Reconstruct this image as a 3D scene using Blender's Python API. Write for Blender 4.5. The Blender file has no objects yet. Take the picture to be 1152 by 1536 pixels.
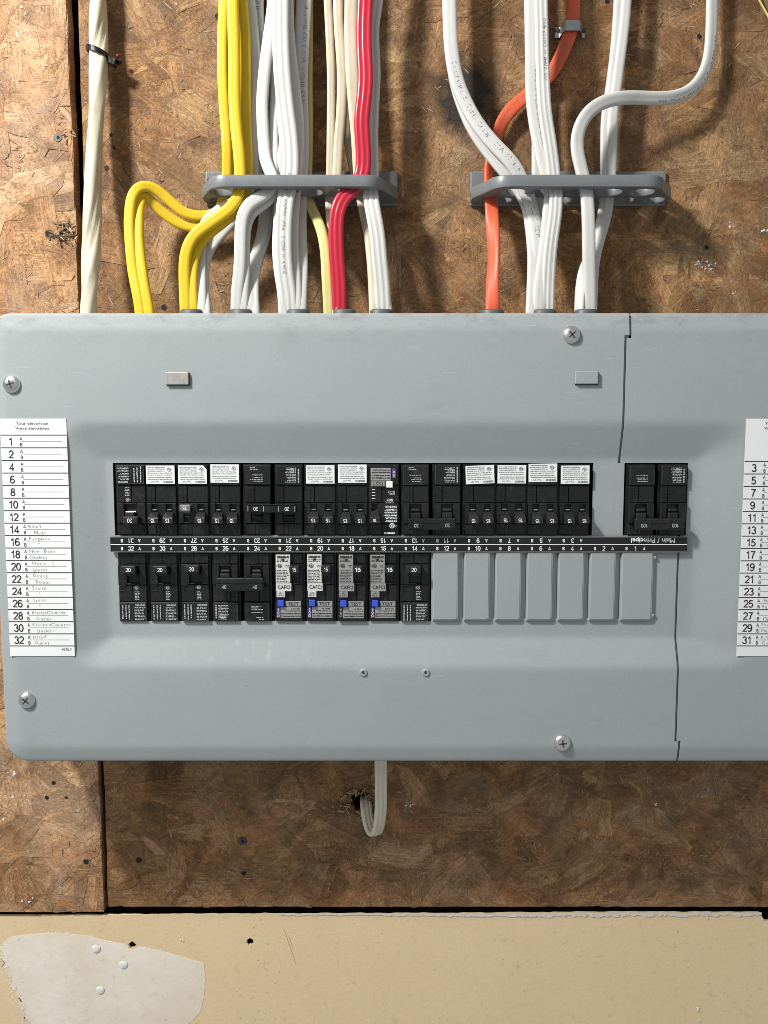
import bpy, bmesh, math, random
from mathutils import Vector, Matrix, noise
random.seed(11)
scn = bpy.context.scene
COL = scn.collection
# ---------------------------------------------------------------- camera
FPX = 1235.0                      # focal length in pixels of the 1152x1536 picture
PITCH = math.radians(5.45)
CY = -0.749
cam_d = bpy.data.cameras.new('camera'); cam = bpy.data.objects.new('camera', cam_d); COL.objects.link(cam)
cam.location = (0, CY, 0); cam.rotation_euler = (math.pi/2 - PITCH, 0, 0)
cam_d.sensor_fit = 'HORIZONTAL'; cam_d.sensor_width = 36; cam_d.lens = 36*FPX/1152
cam_d.clip_start = 0.01; cam_d.clip_end = 50
scn.camera = cam
# ---------------------------------------------------------------- light of the room
w = bpy.data.worlds.new('World'); scn.world = w; w.use_nodes = True
w.node_tree.nodes['Background'].inputs[0].default_value = (0.97, 0.99, 1.0, 1)
w.node_tree.nodes['Background'].inputs[1].default_value = 0.36
def lamp(name, kind, loc, power, col, size, target=(0, 0, 0), shape=None):
    d = bpy.data.lights.new(name, kind); d.energy = power; d.color = col
    o = bpy.data.objects.new(name, d); COL.objects.link(o); o.location = loc
    if kind == 'AREA':
        d.size = size
        o.rotation_euler = (Vector(target)-Vector(loc)).to_track_quat('-Z', 'Y').to_euler()
    else: d.shadow_soft_size = size
    return o
lamp('ceiling_bulb', 'POINT', (-0.75, -0.70, 0.88), 104, (1.0, 0.972, 0.93), 0.072)
lamp('cool_fill_light', 'AREA', (-2.2, -1.8, 1.2), 16, (0.92, 0.97, 1.0), 0.5)  # weak, broad, cool fill light added on the left, not a bulb
scn.cycles.filter_width = 0.85
scn.view_settings.view_transform = 'Standard'; scn.view_settings.look = 'None'
scn.view_settings.exposure = 0.0; scn.view_settings.gamma = 1
# ---------------------------------------------------------------- helpers
def P(px, py, d):
    """point where the sight line through a pixel of the photograph meets the plane d metres in front of the wall"""
    u = (px-576)/FPX; v = (768-py)/FPX
    c, s = math.cos(PITCH), math.sin(PITCH)
    dy = c + v*s; dz = -s + v*c
    t = (-d - CY)/dy
    return Vector((u*t, -d, dz*t))
def PX(px, py, d): return P(px, py, d).x
def PZ(px, py, d): return P(px, py, d).z
def obj(name, mesh, mat=None, parent=None, smooth=False):
    if isinstance(mesh, bmesh.types.BMesh):
        m = bpy.data.meshes.new(name); mesh.to_mesh(m); mesh.free(); mesh = m
    o = bpy.data.objects.new(name, mesh); COL.objects.link(o)
    if mat is not None and not mesh.materials: mesh.materials.append(mat)
    if smooth: mesh.shade_smooth()
    if parent is not None: o.parent = parent
    return o
def tag(o, label=None, cat=None, group=None, kind=None):
    if label: o['label'] = label
    if cat: o['category'] = cat
    if group: o['group'] = group
    if kind: o['kind'] = kind
    return o
def empty(name, loc, label=None, cat=None, group=None, kind=None):
    o = bpy.data.objects.new(name, None); COL.objects.link(o); o.location = loc
    o.empty_display_size = 0.01
    return tag(o, label, cat, group, kind)
def part(name, mesh, mat, root, smooth=False):
    """world-space mesh parented under an unrotated empty"""
    o = obj(name, mesh, mat, None, smooth)
    o.parent = root; o.matrix_parent_inverse = Matrix.Translation(-root.location) if root.type == 'EMPTY' else Matrix()
    return o
def add_box(bm, x0, x1, y0, y1, z0, z1, bev=0.0, seg=1):
    if x0 > x1: x0, x1 = x1, x0
    if y0 > y1: y0, y1 = y1, y0
    if z0 > z1: z0, z1 = z1, z0
    r = bmesh.ops.create_cube(bm, size=1)
    vs = r['verts']
    for v in vs:
        v.co = Vector((x0+(v.co.x+.5)*(x1-x0), y0+(v.co.y+.5)*(y1-y0), z0+(v.co.z+.5)*(z1-z0)))
    if bev > 0:
        es = list({e for v in vs for e in v.link_edges})
        bmesh.ops.bevel(bm, geom=es, offset=bev, segments=seg, affect='EDGES', profile=0.5)
    return bm
def box(*a, **k):
    return add_box(bmesh.new(), *a, **k)
def add_poly(bm, pts, y, th):
    """flat outline in x,z at plane y, thickness th towards the wall"""
    a = [bm.verts.new((p[0], y, p[1])) for p in pts]
    b = [bm.verts.new((p[0], y+th, p[1])) for p in pts]
    n = len(pts)
    try: bm.faces.new(a)
    except ValueError: pass
    bm.faces.new(b[::-1])
    for i in range(n): bm.faces.new((a[i], b[i], b[(i+1) % n], a[(i+1) % n]))
    return bm
def add_disc(bm, x, z, r, y, th, n=24, top=1.0):
    a = [bm.verts.new((x+r*top*math.cos(i*2*math.pi/n), y, z+r*top*math.sin(i*2*math.pi/n))) for i in range(n)]
    b = [bm.verts.new((x+r*math.cos(i*2*math.pi/n), y+th, z+r*math.sin(i*2*math.pi/n))) for i in range(n)]
    bm.faces.new(a)
    for i in range(n): bm.faces.new((a[i], b[i], b[(i+1) % n], a[(i+1) % n]))
    return bm
# ------------------------------ lettering
_tc = {}
def text_geo(s, bold=0.0, space=1.0, shear=0.0):
    k = (s, bold, space, shear)
    if k in _tc: return _tc[k]
    c = bpy.data.curves.new('lettering', 'FONT'); c.body = s; c.size = 1; c.resolution_u = 2
    c.offset = bold; c.space_character = space; c.shear = shear
    c.align_x = 'LEFT'
    o = bpy.data.objects.new('lettering_source', c)
    m = bpy.data.meshes.new_from_object(o)
    vs = [(v.co.x, v.co.y) for v in m.vertices]; fs = [tuple(p.vertices) for p in m.polygons]
    bpy.data.objects.remove(o); bpy.data.curves.remove(c); bpy.data.meshes.remove(m)
    if vs:
        x0 = min(v[0] for v in vs); x1 = max(v[0] for v in vs); y0 = min(v[1] for v in vs); y1 = max(v[1] for v in vs)
    else: x0 = x1 = y0 = y1 = 0
    _tc[k] = (vs, fs, x0, x1, y0, y1)
    return _tc[k]
def cap_unit(): return text_geo('H')[5]
def put_text(geo, s, x, z, cap, y, align='c', rot=0.0, bold=0.0, width=None, space=1.0, shear=0.0, squash=1.0):
    """append flat letters (cap height in metres) to geo=(verts,faces); centre line at x,z on plane y"""
    vs, fs, x0, x1, y0, y1 = text_geo(s, bold, space, shear)
    if not vs: return
    sc = cap/cap_unit(); sx = sc*squash
    if width: sx = width/(x1-x0)
    ox = {'c': -(x0+x1)/2, 'l': -x0, 'r': -x1}[align]
    c, sn = math.cos(rot), math.sin(rot); b = len(geo[0])
    for vx, vy in vs:
        lx = (vx+ox)*sx; lz = (vy-cap_unit()/2)*sc
        geo[0].append((x+lx*c-lz*sn, y, z+lx*sn+lz*c))
    for f in fs: geo[1].append(tuple(b+i for i in f))
def arcp(cx, cy, rx, ry, a0, a1, n=10):
    return [(cx+rx*math.cos(math.radians(a0+(a1-a0)*i/n)), cy+ry*math.sin(math.radians(a0+(a1-a0)*i/n))) for i in range(n+1)]
STROKE = {'0': [arcp(.31, .5, .25, .47, 90, 450, 18)], '1': [[(.08, .76), (.26, .80), (.37, .98), (.37, 0)]],
    '2': [arcp(.31, .70, .25, .26, 170, -38, 12)+[(.06, .06), (.58, .06)]],
    '3': [arcp(.29, .73, .22, .23, 160, -90)+arcp(.30, .27, .26, .24, 85, -165)], '4': [[(.45, 0), (.45, .95), (.05, .27), (.62, .27)]],
    '5': [[(.54, .94), (.16, .94), (.10, .50)]+arcp(.29, .32, .26, .28, 125, -155, 12)],
    '6': [arcp(.34, .55, .27, .42, 38, 180, 8)+arcp(.32, .31, .25, .27, 180, 520, 16)],
    '7': [[(.05, .94), (.57, .94), (.36, .52), (.25, 0)]], '8': [arcp(.31, .74, .21, .21, -90, 270, 14), arcp(.31, .27, .25, .24, 90, 450, 14)],
    'A': [[(.02, 0), (.33, .98), (.64, 0)], [(.14, .31), (.52, .31)]],
    'B': [[(.10, .0), (.10, .95), (.34, .95)]+arcp(.34, .74, .21, .21, 90, -90, 8)+[(.12, .53)], [(.36, .52)]+arcp(.36, .28, .23, .24, 80, -90, 8)+[(.10, .05)]]}
STROKE['9'] = [[(.62-x, 1-y) for x, y in q] for q in STROKE['6']]
ADV = {'1': .60, '4': .68, 'A': .70}
def put_sign(geo, s, x, z, cap, y, t=.15, rot=0.0, squash=1.0):
    """upright sans numerals drawn as mitred strokes, centred on x,z"""
    tot = sum(ADV.get(ch, .66) for ch in s); cx = -tot/2; c, sn = math.cos(rot), math.sin(rot); lay = 0
    for ch in s:
        for q in STROKE[ch]:
            n = len(q); L, R = [], []
            closed = math.hypot(q[0][0]-q[-1][0], q[0][1]-q[-1][1]) < .02
            for i in range(n):
                a = q[i-1] if i else (q[-2] if closed else q[0]); b = q[i+1] if i < n-1 else (q[1] if closed else q[-1]); p = q[i]
                d1 = Vector((p[0]-a[0], p[1]-a[1])); d2 = Vector((b[0]-p[0], b[1]-p[1]))
                if d1.length < 1e-6: d1 = d2
                if d2.length < 1e-6: d2 = d1
                d1.normalize(); d2.normalize(); m = d1+d2
                m = m.normalized() if m.length > .05 else d1
                k = min(1.7, 1/max(.3, m.dot(d1))); nx, ny = -m.y*t/2*k, m.x*t/2*k
                L.append((p[0]+nx, p[1]+ny)); R.append((p[0]-nx, p[1]-ny))
            b0 = len(geo[0]); yy = y-lay*4e-6; lay += 1
            for l, r in zip(L, R):
                for px_, py_ in (l, r):
                    lx = (px_+cx)*cap*squash; lz = (py_-.5)*cap; geo[0].append((x+lx*c-lz*sn, yy, z+lx*sn+lz*c))
            for i in range(n-1): geo[1].append((b0+2*i, b0+2*i+1, b0+2*i+3, b0+2*i+2))
        cx += ADV.get(ch, .66)
def put_rect(geo, x, z, wx, wz, y, rot=0.0):
    c, sn = math.cos(rot), math.sin(rot); b = len(geo[0])
    for lx, lz in ((-wx/2, -wz/2), (wx/2, -wz/2), (wx/2, wz/2), (-wx/2, wz/2)):
        geo[0].append((x+lx*c-lz*sn, y, z+lx*sn+lz*c))
    geo[1].append((b, b+1, b+2, b+3))
def put_ring(geo, x, z, r, t, y, n=16):
    b = len(geo[0])
    for i in range(n):
        a = i*2*math.pi/n
        geo[0].append((x+r*math.cos(a), y, z+r*math.sin(a))); geo[0].append((x+(r-t)*math.cos(a), y, z+(r-t)*math.sin(a)))
    for i in range(n):
        j = (i+1) % n; geo[1].append((b+2*i, b+2*j, b+2*j+1, b+2*i+1))
def scribble(geo, x0, x1, z, h, y, rng, dens=0.8):
    """a line of print too small to read: irregular short ink marks"""
    x = x0
    while x < x1-h*0.4:
        wd = h*rng.uniform(0.5, 2.6)
        if x+wd > x1: wd = x1-x
        put_rect(geo, x+wd/2, z+rng.uniform(-.08, .08)*h, wd, h*rng.uniform(.45, .75), y)
        x += wd+h*rng.uniform(.25, .7)/dens
def geo_mesh(name, geo):
    m = bpy.data.meshes.new(name); m.from_pydata(geo[0], [], geo[1]); m.update(); return m
# ------------------------------ materials
def newmat(name):
    m = bpy.data.materials.new(name); m.use_nodes = True
    nt = m.node_tree; return m, nt, nt.nodes['Principled BSDF']
def N(nt, t, **k):
    n = nt.nodes.new(t)
    for a, b in k.items():
        if a.startswith('i_'): n.inputs[int(a[2:])].default_value = b
        else: setattr(n, a, b)
    return n
def mixc(nt, fac, a, b, mode='MIX'):
    n = nt.nodes.new('ShaderNodeMix'); n.data_type = 'RGBA'; n.blend_type = mode
    for idx, v in ((0, fac), (6, a), (7, b)):
        if isinstance(v, bpy.types.NodeSocket): nt.links.new(v, n.inputs[idx])
        elif idx == 0: n.inputs[0].default_value = v
        else: n.inputs[idx].default_value = (*v, 1)
    return n.outputs[2]
def ramp(nt, src, stops):
    n = nt.nodes.new('ShaderNodeValToRGB'); cr = n.color_ramp
    while len(cr.elements) < len(stops): cr.elements.new(0.5)
    for e, (p, c) in zip(cr.elements, stops):
        e.position = p; e.color = (*c, 1) if isinstance(c, tuple) else (c, c, c, 1)
    nt.links.new(src, n.inputs[0]); return n.outputs[0]
def noise_tex(nt, vec, scale, detail=4, rough=0.6, dist=0.0):
    n = N(nt, 'ShaderNodeTexNoise'); n.inputs['Scale'].default_value = scale; n.inputs['Detail'].default_value = detail
    n.inputs['Roughness'].default_value = rough; n.inputs['Distortion'].default_value = dist
    nt.links.new(vec, n.inputs['Vector']); return n.outputs['Fac']
def mapping(nt, vec, scale=(1, 1, 1), rot=(0, 0, 0), loc=(0, 0, 0)):
    n = N(nt, 'ShaderNodeMapping'); n.inputs['Scale'].default_value = scale; n.inputs['Rotation'].default_value = rot
    n.inputs['Location'].default_value = loc
    nt.links.new(vec, n.inputs['Vector']); return n.outputs[0]
def math_n(nt, op, a, b=None, clamp=False):
    n = N(nt, 'ShaderNodeMath', operation=op); n.use_clamp = clamp
    for i, v in enumerate((a, b)):
        if v is None: continue
        if isinstance(v, bpy.types.NodeSocket): nt.links.new(v, n.inputs[i])
        else: n.inputs[i].default_value = v
    return n.outputs[0]
def bump(nt, bsdf, h, strength, dist=0.001):
    n = N(nt, 'ShaderNodeBump'); n.inputs['Strength'].default_value = strength; n.inputs['Distance'].default_value = dist
    nt.links.new(h, n.inputs['Height']); nt.links.new(n.outputs[0], bsdf.inputs['Normal'])
def simple(name, col, rough=0.5, metal=0.0, var=0.06, scale=90, bmp=0.0, bscale=900, spec=0.5):
    m, nt, b = newmat(name)
    g = N(nt, 'ShaderNodeNewGeometry').outputs['Position']
    n1 = noise_tex(nt, g, scale, 5, .65)
    c = mixc(nt, n1, tuple(x*(1-var*2) for x in col), tuple(min(1, x*(1+var*2)) for x in col))
    nt.links.new(c, b.inputs['Base Color'])
    r = ramp(nt, n1, [(0.3, max(0, rough-.08)), (0.7, min(1, rough+.08))]); nt.links.new(r, b.inputs['Roughness'])
    b.inputs['Metallic'].default_value = metal; b.inputs['Specular IOR Level'].default_value = spec
    if bmp: bump(nt, b, noise_tex(nt, g, bscale, 3, .6), bmp, 0.0005)
    return m
def osb_material(name, tone, grey=0.0, strands=True):
    m, nt, b = newmat(name)
    pos = N(nt, 'ShaderNodeNewGeometry').outputs['Position']
    uv = N(nt, 'ShaderNodeUVMap', uv_map='UVMap').outputs[0]
    at = N(nt, 'ShaderNodeAttribute', attribute_name='rnd')
    sep = N(nt, 'ShaderNodeSeparateColor'); nt.links.new(at.outputs['Color'], sep.inputs[0])
    base = ramp(nt, sep.outputs[0], [(0, (.205, .125, .066)), (.2, (.285, .165, .080)), (.42, (.34, .212, .115)), (.62, (.40, .265, .15)),
                                     (.8, (.36, .195, .088)), (.93, (.50, .36, .215)), (1, (.30, .235, .17))])
    base = mixc(nt, .22, base, (.345, .212, .115))
    base = mixc(nt, 1.0, base, mixc(nt, sep.outputs[1], (.84, .84, .84), (1.17, 1.16, 1.15)), 'MULTIPLY')
    grain = noise_tex(nt, mapping(nt, uv, (22, 420, 1)), 1.0, 6, .72, .35)
    grain2 = noise_tex(nt, mapping(nt, uv, (70, 1500, 1)), 1.0, 3, .6)
    c = mixc(nt, ramp(nt, grain, [(.30, .0), (.68, 1.0)]), (.60, .56, .52), (1.22, 1.2, 1.16))
    c = mixc(nt, 1.0, base, c, 'MULTIPLY')
    c = mixc(nt, ramp(nt, grain2, [(.36, .65), (.50, 0.0)]), c, (.10, .055, .028))
    # fibrous flakes of the wood, of no fixed direction
    v = N(nt, 'ShaderNodeTexVoronoi', feature='DISTANCE_TO_EDGE'); v.inputs['Scale'].default_value = 85; v.inputs['Randomness'].default_value = 1
    wv = noise_tex(nt, pos, 40, 4, .6); comb = N(nt, 'ShaderNodeVectorMath', operation='MULTIPLY_ADD')
    nn = N(nt, 'ShaderNodeTexNoise'); nn.inputs['Scale'].default_value = 60; nn.inputs['Detail'].default_value = 4; nt.links.new(pos, nn.inputs['Vector'])
    nt.links.new(nn.outputs['Color'], comb.inputs[0]); comb.inputs[1].default_value = (.05, .05, .05); nt.links.new(pos, comb.inputs[2])
    nt.links.new(comb.outputs[0], v.inputs['Vector'])
    flake = math_n(nt, 'MULTIPLY', ramp(nt, v.outputs['Distance'], [(0.0, 1.0), (.035, 0.0)]), ramp(nt, noise_tex(nt, pos, 24, 3), [(.46, 0.0), (.62, .7)]))
    c = mixc(nt, flake, c, (.13, .075, .04))
    # weathering: grey bloom, reddish resin, dark specks
    big = noise_tex(nt, pos, 11, 5, .6, .6)
    c = mixc(nt, math_n(nt, 'MULTIPLY', ramp(nt, big, [(.44, 0.0), (.66, 1.0)]), .38+grey), c, (.33, .275, .22))
    red = noise_tex(nt, mapping(nt, pos, loc=(3.1, 0, 7.7)), 17, 4, .6, .5)
    c = mixc(nt, math_n(nt, 'MULTIPLY', ramp(nt, red, [(.56, 0.0), (.72, 1.0)]), .45), c, (.36, .145, .06))
    fine = noise_tex(nt, pos, 330, 6, .75)
    c = mixc(nt, 1.0, c, mixc(nt, ramp(nt, fine, [(.32, 0.0), (.68, 1.0)]), (.70, .68, .66), (1.28, 1.28, 1.28)), 'MULTIPLY')
    # short fibres and pits
    fv = N(nt, 'ShaderNodeTexVoronoi', feature='DISTANCE_TO_EDGE'); fv.inputs['Scale'].default_value = 230
    fw = N(nt, 'ShaderNodeTexNoise'); fw.inputs['Scale'].default_value = 150; fw.inputs['Detail'].default_value = 3; nt.links.new(pos, fw.inputs['Vector'])
    fm = N(nt, 'ShaderNodeVectorMath', operation='MULTIPLY_ADD'); nt.links.new(fw.outputs['Color'], fm.inputs[0]); fm.inputs[1].default_value = (.022, .022, .022); nt.links.new(pos, fm.inputs[2])
    nt.links.new(fm.outputs[0], fv.inputs['Vector'])
    fmask = ramp(nt, noise_tex(nt, mapping(nt, pos, loc=(1, 5, 2)), 19, 4, .6), [(.40, .15), (.62, 1.0)])
    fib = math_n(nt, 'MULTIPLY', ramp(nt, fv.outputs['Distance'], [(.0, 1.0), (.09, 0.0)]), fmask)
    c = mixc(nt, math_n(nt, 'MULTIPLY', fib, .50), c, (.16, .095, .05))
    fib2 = math_n(nt, 'MULTIPLY', ramp(nt, fv.outputs['Distance'], [(.22, 0.0), (.34, 1.0)]), fmask)
    c = mixc(nt, math_n(nt, 'MULTIPLY', fib2, .30), c, (.62, .47, .32))
    stn = noise_tex(nt, mapping(nt, pos, loc=(8, 1, 3)), 20, 5, .7, .4)
    c = mixc(nt, ramp(nt, stn, [(.60, 0.0), (.72, .55)]), c, (.25, .205, .195))
    sp = N(nt, 'ShaderNodeTexVoronoi'); sp.inputs['Scale'].default_value = 95; nt.links.new(comb.outputs[0], sp.inputs['Vector'])
    spk = math_n(nt, 'LESS_THAN', sp.outputs['Distance'], .10)
    spk = math_n(nt, 'MULTIPLY', spk, ramp(nt, noise_tex(nt, pos, 30, 2), [(.48, 0.0), (.54, .85)]))
    c = mixc(nt, spk, c, (.05, .03, .02))
    blot = noise_tex(nt, mapping(nt, pos, loc=(2, 7, 5)), 27, 5, .62, .9)
    c = mixc(nt, 1.0, c, mixc(nt, ramp(nt, blot, [(.36, 0.0), (.62, 1.0)]), (.66, .62, .58), (1.16, 1.14, 1.10)), 'MULTIPLY')
    c = mixc(nt, 1.0, c, tone, 'MULTIPLY')
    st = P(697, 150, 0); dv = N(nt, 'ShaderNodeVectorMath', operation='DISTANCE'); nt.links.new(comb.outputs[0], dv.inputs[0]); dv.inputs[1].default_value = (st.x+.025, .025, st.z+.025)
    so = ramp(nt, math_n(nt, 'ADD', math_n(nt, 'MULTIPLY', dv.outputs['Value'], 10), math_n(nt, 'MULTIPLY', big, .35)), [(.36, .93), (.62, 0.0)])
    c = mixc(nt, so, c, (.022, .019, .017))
    nt.links.new(c, b.inputs['Base Color'])
    b.inputs['Roughness'].default_value = .72; b.inputs['Specular IOR Level'].default_value = .3
    h = math_n(nt, 'ADD', math_n(nt, 'MULTIPLY', grain, .7), math_n(nt, 'MULTIPLY', fine, .9))
    h = math_n(nt, 'SUBTRACT', h, math_n(nt, 'MULTIPLY', flake, .5))
    bump(nt, b, h, .75, .0011)
    return m
M = {}
M['osb_left'] = osb_material('strand board pale', (1.44, 1.38, 1.35), .08)
M['osb_right'] = osb_material('strand board brown', (.93, .86, .74), -.06)
M['chip_light'] = simple('splinter pale', (.40, .285, .17), .8, 0, .25, 200)
M['chip_dark'] = simple('splinter dark', (.15, .09, .05), .8, 0, .3, 200)
M['dark'] = simple('dark cavity', (.012, .010, .008), .9)
M['edge'] = simple('board edge', (.16, .10, .055), .85, 0, .3, 300, .6)
M['steel_dark'] = simple('dark steel nail', (.085, .08, .072), .5, .5, .15, 500)
M['zinc'] = simple('zinc plated steel', (.74, .75, .73), .30, 1.0, .10, 300)
M['galv'] = simple('galvanised strap', (.42, .44, .45), .42, .9, .15, 250)
M['black'] = simple('black breaker plastic', (.0085, .0092, .0094), .42, 0, .2, 260, .18, 1500, .42)
M['black_toggle'] = simple('black toggle plastic', (.016, .017, .017), .36, 0, .15, 260, .1, 1500, .5)
M['grey_toggle'] = simple('lighter grey toggle', (.16, .165, .165), .5, 0, .2, 400)  # lighter grey than the black toggles
M['void'] = simple('black slot', (.004, .004, .004), .8)
M['sticker'] = simple('white sticker', (.80, .82, .82), .45, 0, .02, 60)
M['silver'] = simple('silver label', (.33, .33, .32), .42, .15, .12, 200)
M['silver_white'] = simple('pale label', (.62, .62, .60), .45, 0, .03, 200)
M['ink'] = simple('black ink', (.018, .018, .02), .6)
M['ink_grey'] = simple('grey ink', (.20, .21, .21), .6)
M['pencil'] = simple('pencil', (.24, .24, .25), .6, 0, .2, 800)
M['white_ink'] = simple('white print', (.85, .87, .87), .5)
M['dim_ink'] = simple('pale grey print', (.50, .52, .52), .5)
M['faint_ink'] = simple('moulded grey print', (.10, .105, .105), .5)
M['blue'] = simple('blue button', (.045, .09, .58), .4, 0, .1, 400)
M['purple'] = simple('purple sticker', (.10, .035, .22), .5, 0, .1, 400)
M['white_button'] = simple('white button', (.80, .80, .77), .4, 0, .03)
M['strip'] = simple('black number strip', (.010, .011, .011), .38, 0, .15, 200)
M['connector'] = simple('grey connector', (.085, .10, .10), .5, 0, .1, 200)
M['bracket'] = simple('grey plastic bracket', (.165, .178, .185), .38, 0, .05, 120, .12, 700)
def dusty_black(name, col, rough):
    m, nt, b = newmat(name)
    g = N(nt, 'ShaderNodeNewGeometry').outputs['Position']; oi = N(nt, 'ShaderNodeObjectInfo').outputs['Random']
    c = mixc(nt, oi, tuple(x*.8 for x in col), tuple(x*1.35 for x in col))
    d = noise_tex(nt, g, 210, 6, .75); d2 = noise_tex(nt, g, 38, 4, .6)
    f = math_n(nt, 'MULTIPLY', ramp(nt, d, [(.48, 0.0), (.72, .30)]), ramp(nt, d2, [(.40, .1), (.65, 1.0)]))
    c = mixc(nt, f, c, (.085, .083, .078))
    nt.links.new(c, b.inputs['Base Color'])
    nt.links.new(ramp(nt, d2, [(.3, rough-.1), (.7, rough+.14)]), b.inputs['Roughness']); b.inputs['Specular IOR Level'].default_value = .45
    bump(nt, b, noise_tex(nt, g, 1500, 3), .15, .0004)
    return m
M['black'] = dusty_black('black breaker plastic', (.0085, .0092, .0094), .34)
M['black_toggle'] = dusty_black('black toggle plastic', (.015, .016, .016), .38)
def panel_paint():
    m, nt, b = newmat('grey panel enamel')
    pos = N(nt, 'ShaderNodeNewGeometry').outputs['Position']
    n1 = noise_tex(nt, pos, 14, 5, .6)
    c = mixc(nt, n1, (.305, .338, .342), (.345, .376, .378))
    fine = noise_tex(nt, pos, 520, 4, .7)
    c = mixc(nt, 1.0, c, mixc(nt, fine, (.90, .90, .90), (1.10, 1.10, 1.10)), 'MULTIPLY')
    sx = N(nt, 'ShaderNodeSeparateXYZ'); nt.links.new(pos, sx.inputs[0])
    sm = noise_tex(nt, mapping(nt, pos, (1, 1, 2.0)), 34, 6, .75)
    top = ramp(nt, sx.outputs[2], [(.068, 0.0), (.093, 1.0)])
    f = math_n(nt, 'MULTIPLY', top, ramp(nt, sm, [(.50, 0.0), (.62, .55)]))
    c = mixc(nt, f, c, (.20, .205, .205))
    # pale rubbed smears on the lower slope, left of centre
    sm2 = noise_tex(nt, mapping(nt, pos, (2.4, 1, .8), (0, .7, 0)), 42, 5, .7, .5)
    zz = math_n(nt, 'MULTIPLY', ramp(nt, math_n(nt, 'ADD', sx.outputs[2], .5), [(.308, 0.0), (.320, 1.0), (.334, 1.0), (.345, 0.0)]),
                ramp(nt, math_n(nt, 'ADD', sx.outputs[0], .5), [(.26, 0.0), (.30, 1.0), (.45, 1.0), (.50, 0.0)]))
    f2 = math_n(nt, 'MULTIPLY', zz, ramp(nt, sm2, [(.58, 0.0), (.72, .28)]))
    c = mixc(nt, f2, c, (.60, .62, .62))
    # hand marks: faint darker smudges and fine pale scratches
    hm = noise_tex(nt, mapping(nt, pos, (1, 1, 1.6), (0, .5, 0), (4, 0, 9)), 17, 6, .72, .4)
    c = mixc(nt, ramp(nt, hm, [(.56, 0.0), (.74, .22)]), c, (.23, .235, .23))
    sc = noise_tex(nt, mapping(nt, pos, (14, 1, 240), (0, .9, 0)), 3.0, 2, .5)
    sc2 = noise_tex(nt, pos, 8, 2)
    c = mixc(nt, math_n(nt, 'MULTIPLY', ramp(nt, sc, [(.70, 0.0), (.74, .35)]), ramp(nt, sc2, [(.54, 0.0), (.60, 1.0)])), c, (.55, .56, .56))
    # scattered dark flecks
    sp = N(nt, 'ShaderNodeTexVoronoi'); sp.inputs['Scale'].default_value = 60; nt.links.new(pos, sp.inputs['Vector'])
    spk = math_n(nt, 'MULTIPLY', math_n(nt, 'LESS_THAN', sp.outputs['Distance'], .035), math_n(nt, 'GREATER_THAN', noise_tex(nt, pos, 21, 2), .57))
    c = mixc(nt, math_n(nt, 'MULTIPLY', spk, .6), c, (.12, .12, .11))
    nt.links.new(c, b.inputs['Base Color'])
    nt.links.new(ramp(nt, hm, [(.3, .50), (.7, .66)]), b.inputs['Roughness']); b.inputs['Specular IOR Level'].default_value = .28
    bump(nt, b, math_n(nt, 'ADD', noise_tex(nt, pos, 650, 2, .5), math_n(nt, 'MULTIPLY', noise_tex(nt, pos, 9, 2), 9.0)), .10, .0006)
    return m
M['panel'] = panel_paint()
M['tie'] = simple('black nylon', (.006, .006, .006), .25, 0, .1, 200)
M['worn'] = simple('worn bare tab', (.36, .35, .33), .5, .2, .2, 260)
def cable_mat(name, col, rough=.46, dirt=.25):
    m, nt, b = newmat(name)
    pos = N(nt, 'ShaderNodeNewGeometry').outputs['Position']
    n1 = noise_tex(nt, mapping(nt, pos, (1, 1, .35)), 120, 6, .7)
    c = mixc(nt, ramp(nt, n1, [(.42, 0.0), (.75, dirt)]), col, tuple(x*.62 for x in col))
    c = mixc(nt, ramp(nt, noise_tex(nt, pos, 30, 3), [(.4, 0.0), (.7, .5)]), c, tuple(min(1, x*1.06) for x in col))
    nt.links.new(c, b.inputs['Base Color'])
    b.inputs['Roughness'].default_value = rough; b.inputs['Specular IOR Level'].default_value = .36
    b.inputs['Subsurface Weight'].default_value = .0
    bump(nt, b, noise_tex(nt, mapping(nt, pos, (1, 1, .2)), 260, 3), .12, .0006)
    return m
M['c_white'] = cable_mat('white cable jacket', (.575, .575, .55))
M['c_shaded'] = cable_mat('shaded white cable jacket', (.52, .52, .48), .42, .6)  # white jacket with the shade at the back put into its colour
M['c_yellow'] = cable_mat('yellow cable jacket', (.68, .475, .020))
M['c_pale'] = cable_mat('pale yellow cable jacket', (.58, .52, .20))
M['c_red'] = cable_mat('red cable jacket', (.50, .026, .050), .30, .15)
M['c_orange'] = cable_mat('orange cable jacket', (.66, .115, .050), .42, .2)
M['c_cream'] = cable_mat('cream cable jacket', (.55, .49, .36), .45, .6)
M['c_loop'] = cable_mat('yellowed off-white jacket', (.70, .66, .52), .45, .5)
M['c_old'] = cable_mat('old cream service cable', (.58, .53, .40), .5, .7)
# ================================================================ THE WALL
wall = obj('wall', box(-.62, .62, .034, .05, -.62, .80), M['dark']); tag(wall, kind='structure')
wroot = wall
def wpart(name, mesh, mat, smooth=False, parent=None):
    o = obj(name, mesh, mat, parent or wroot, smooth); return o
def lerp(a, b, t): return a+(b-a)*t
JT = P(101, 0, 0); JB = P(157, 1362, 0)          # left edge of the joint
KT = P(117, 0, 0); KB = P(163, 1362, 0)          # right edge of the joint
def jl(z): return lerp(JB.x, JT.x, (z-JB.z)/(JT.z-JB.z))
def jr(z): return lerp(KB.x, KT.x, (z-KB.z)/(KT.z-KB.z))
OB = PZ(400, 1360, 0)                            # lower edge of the strand boards
OBL = PZ(60, 1366, 0)
DT = PZ(400, 1372, 0)                            # upper edge of the plasterboard
HOLE = P(543, 1202, 0); HR = .0105
holes = [(HOLE.x, HOLE.z, HR)]
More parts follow.
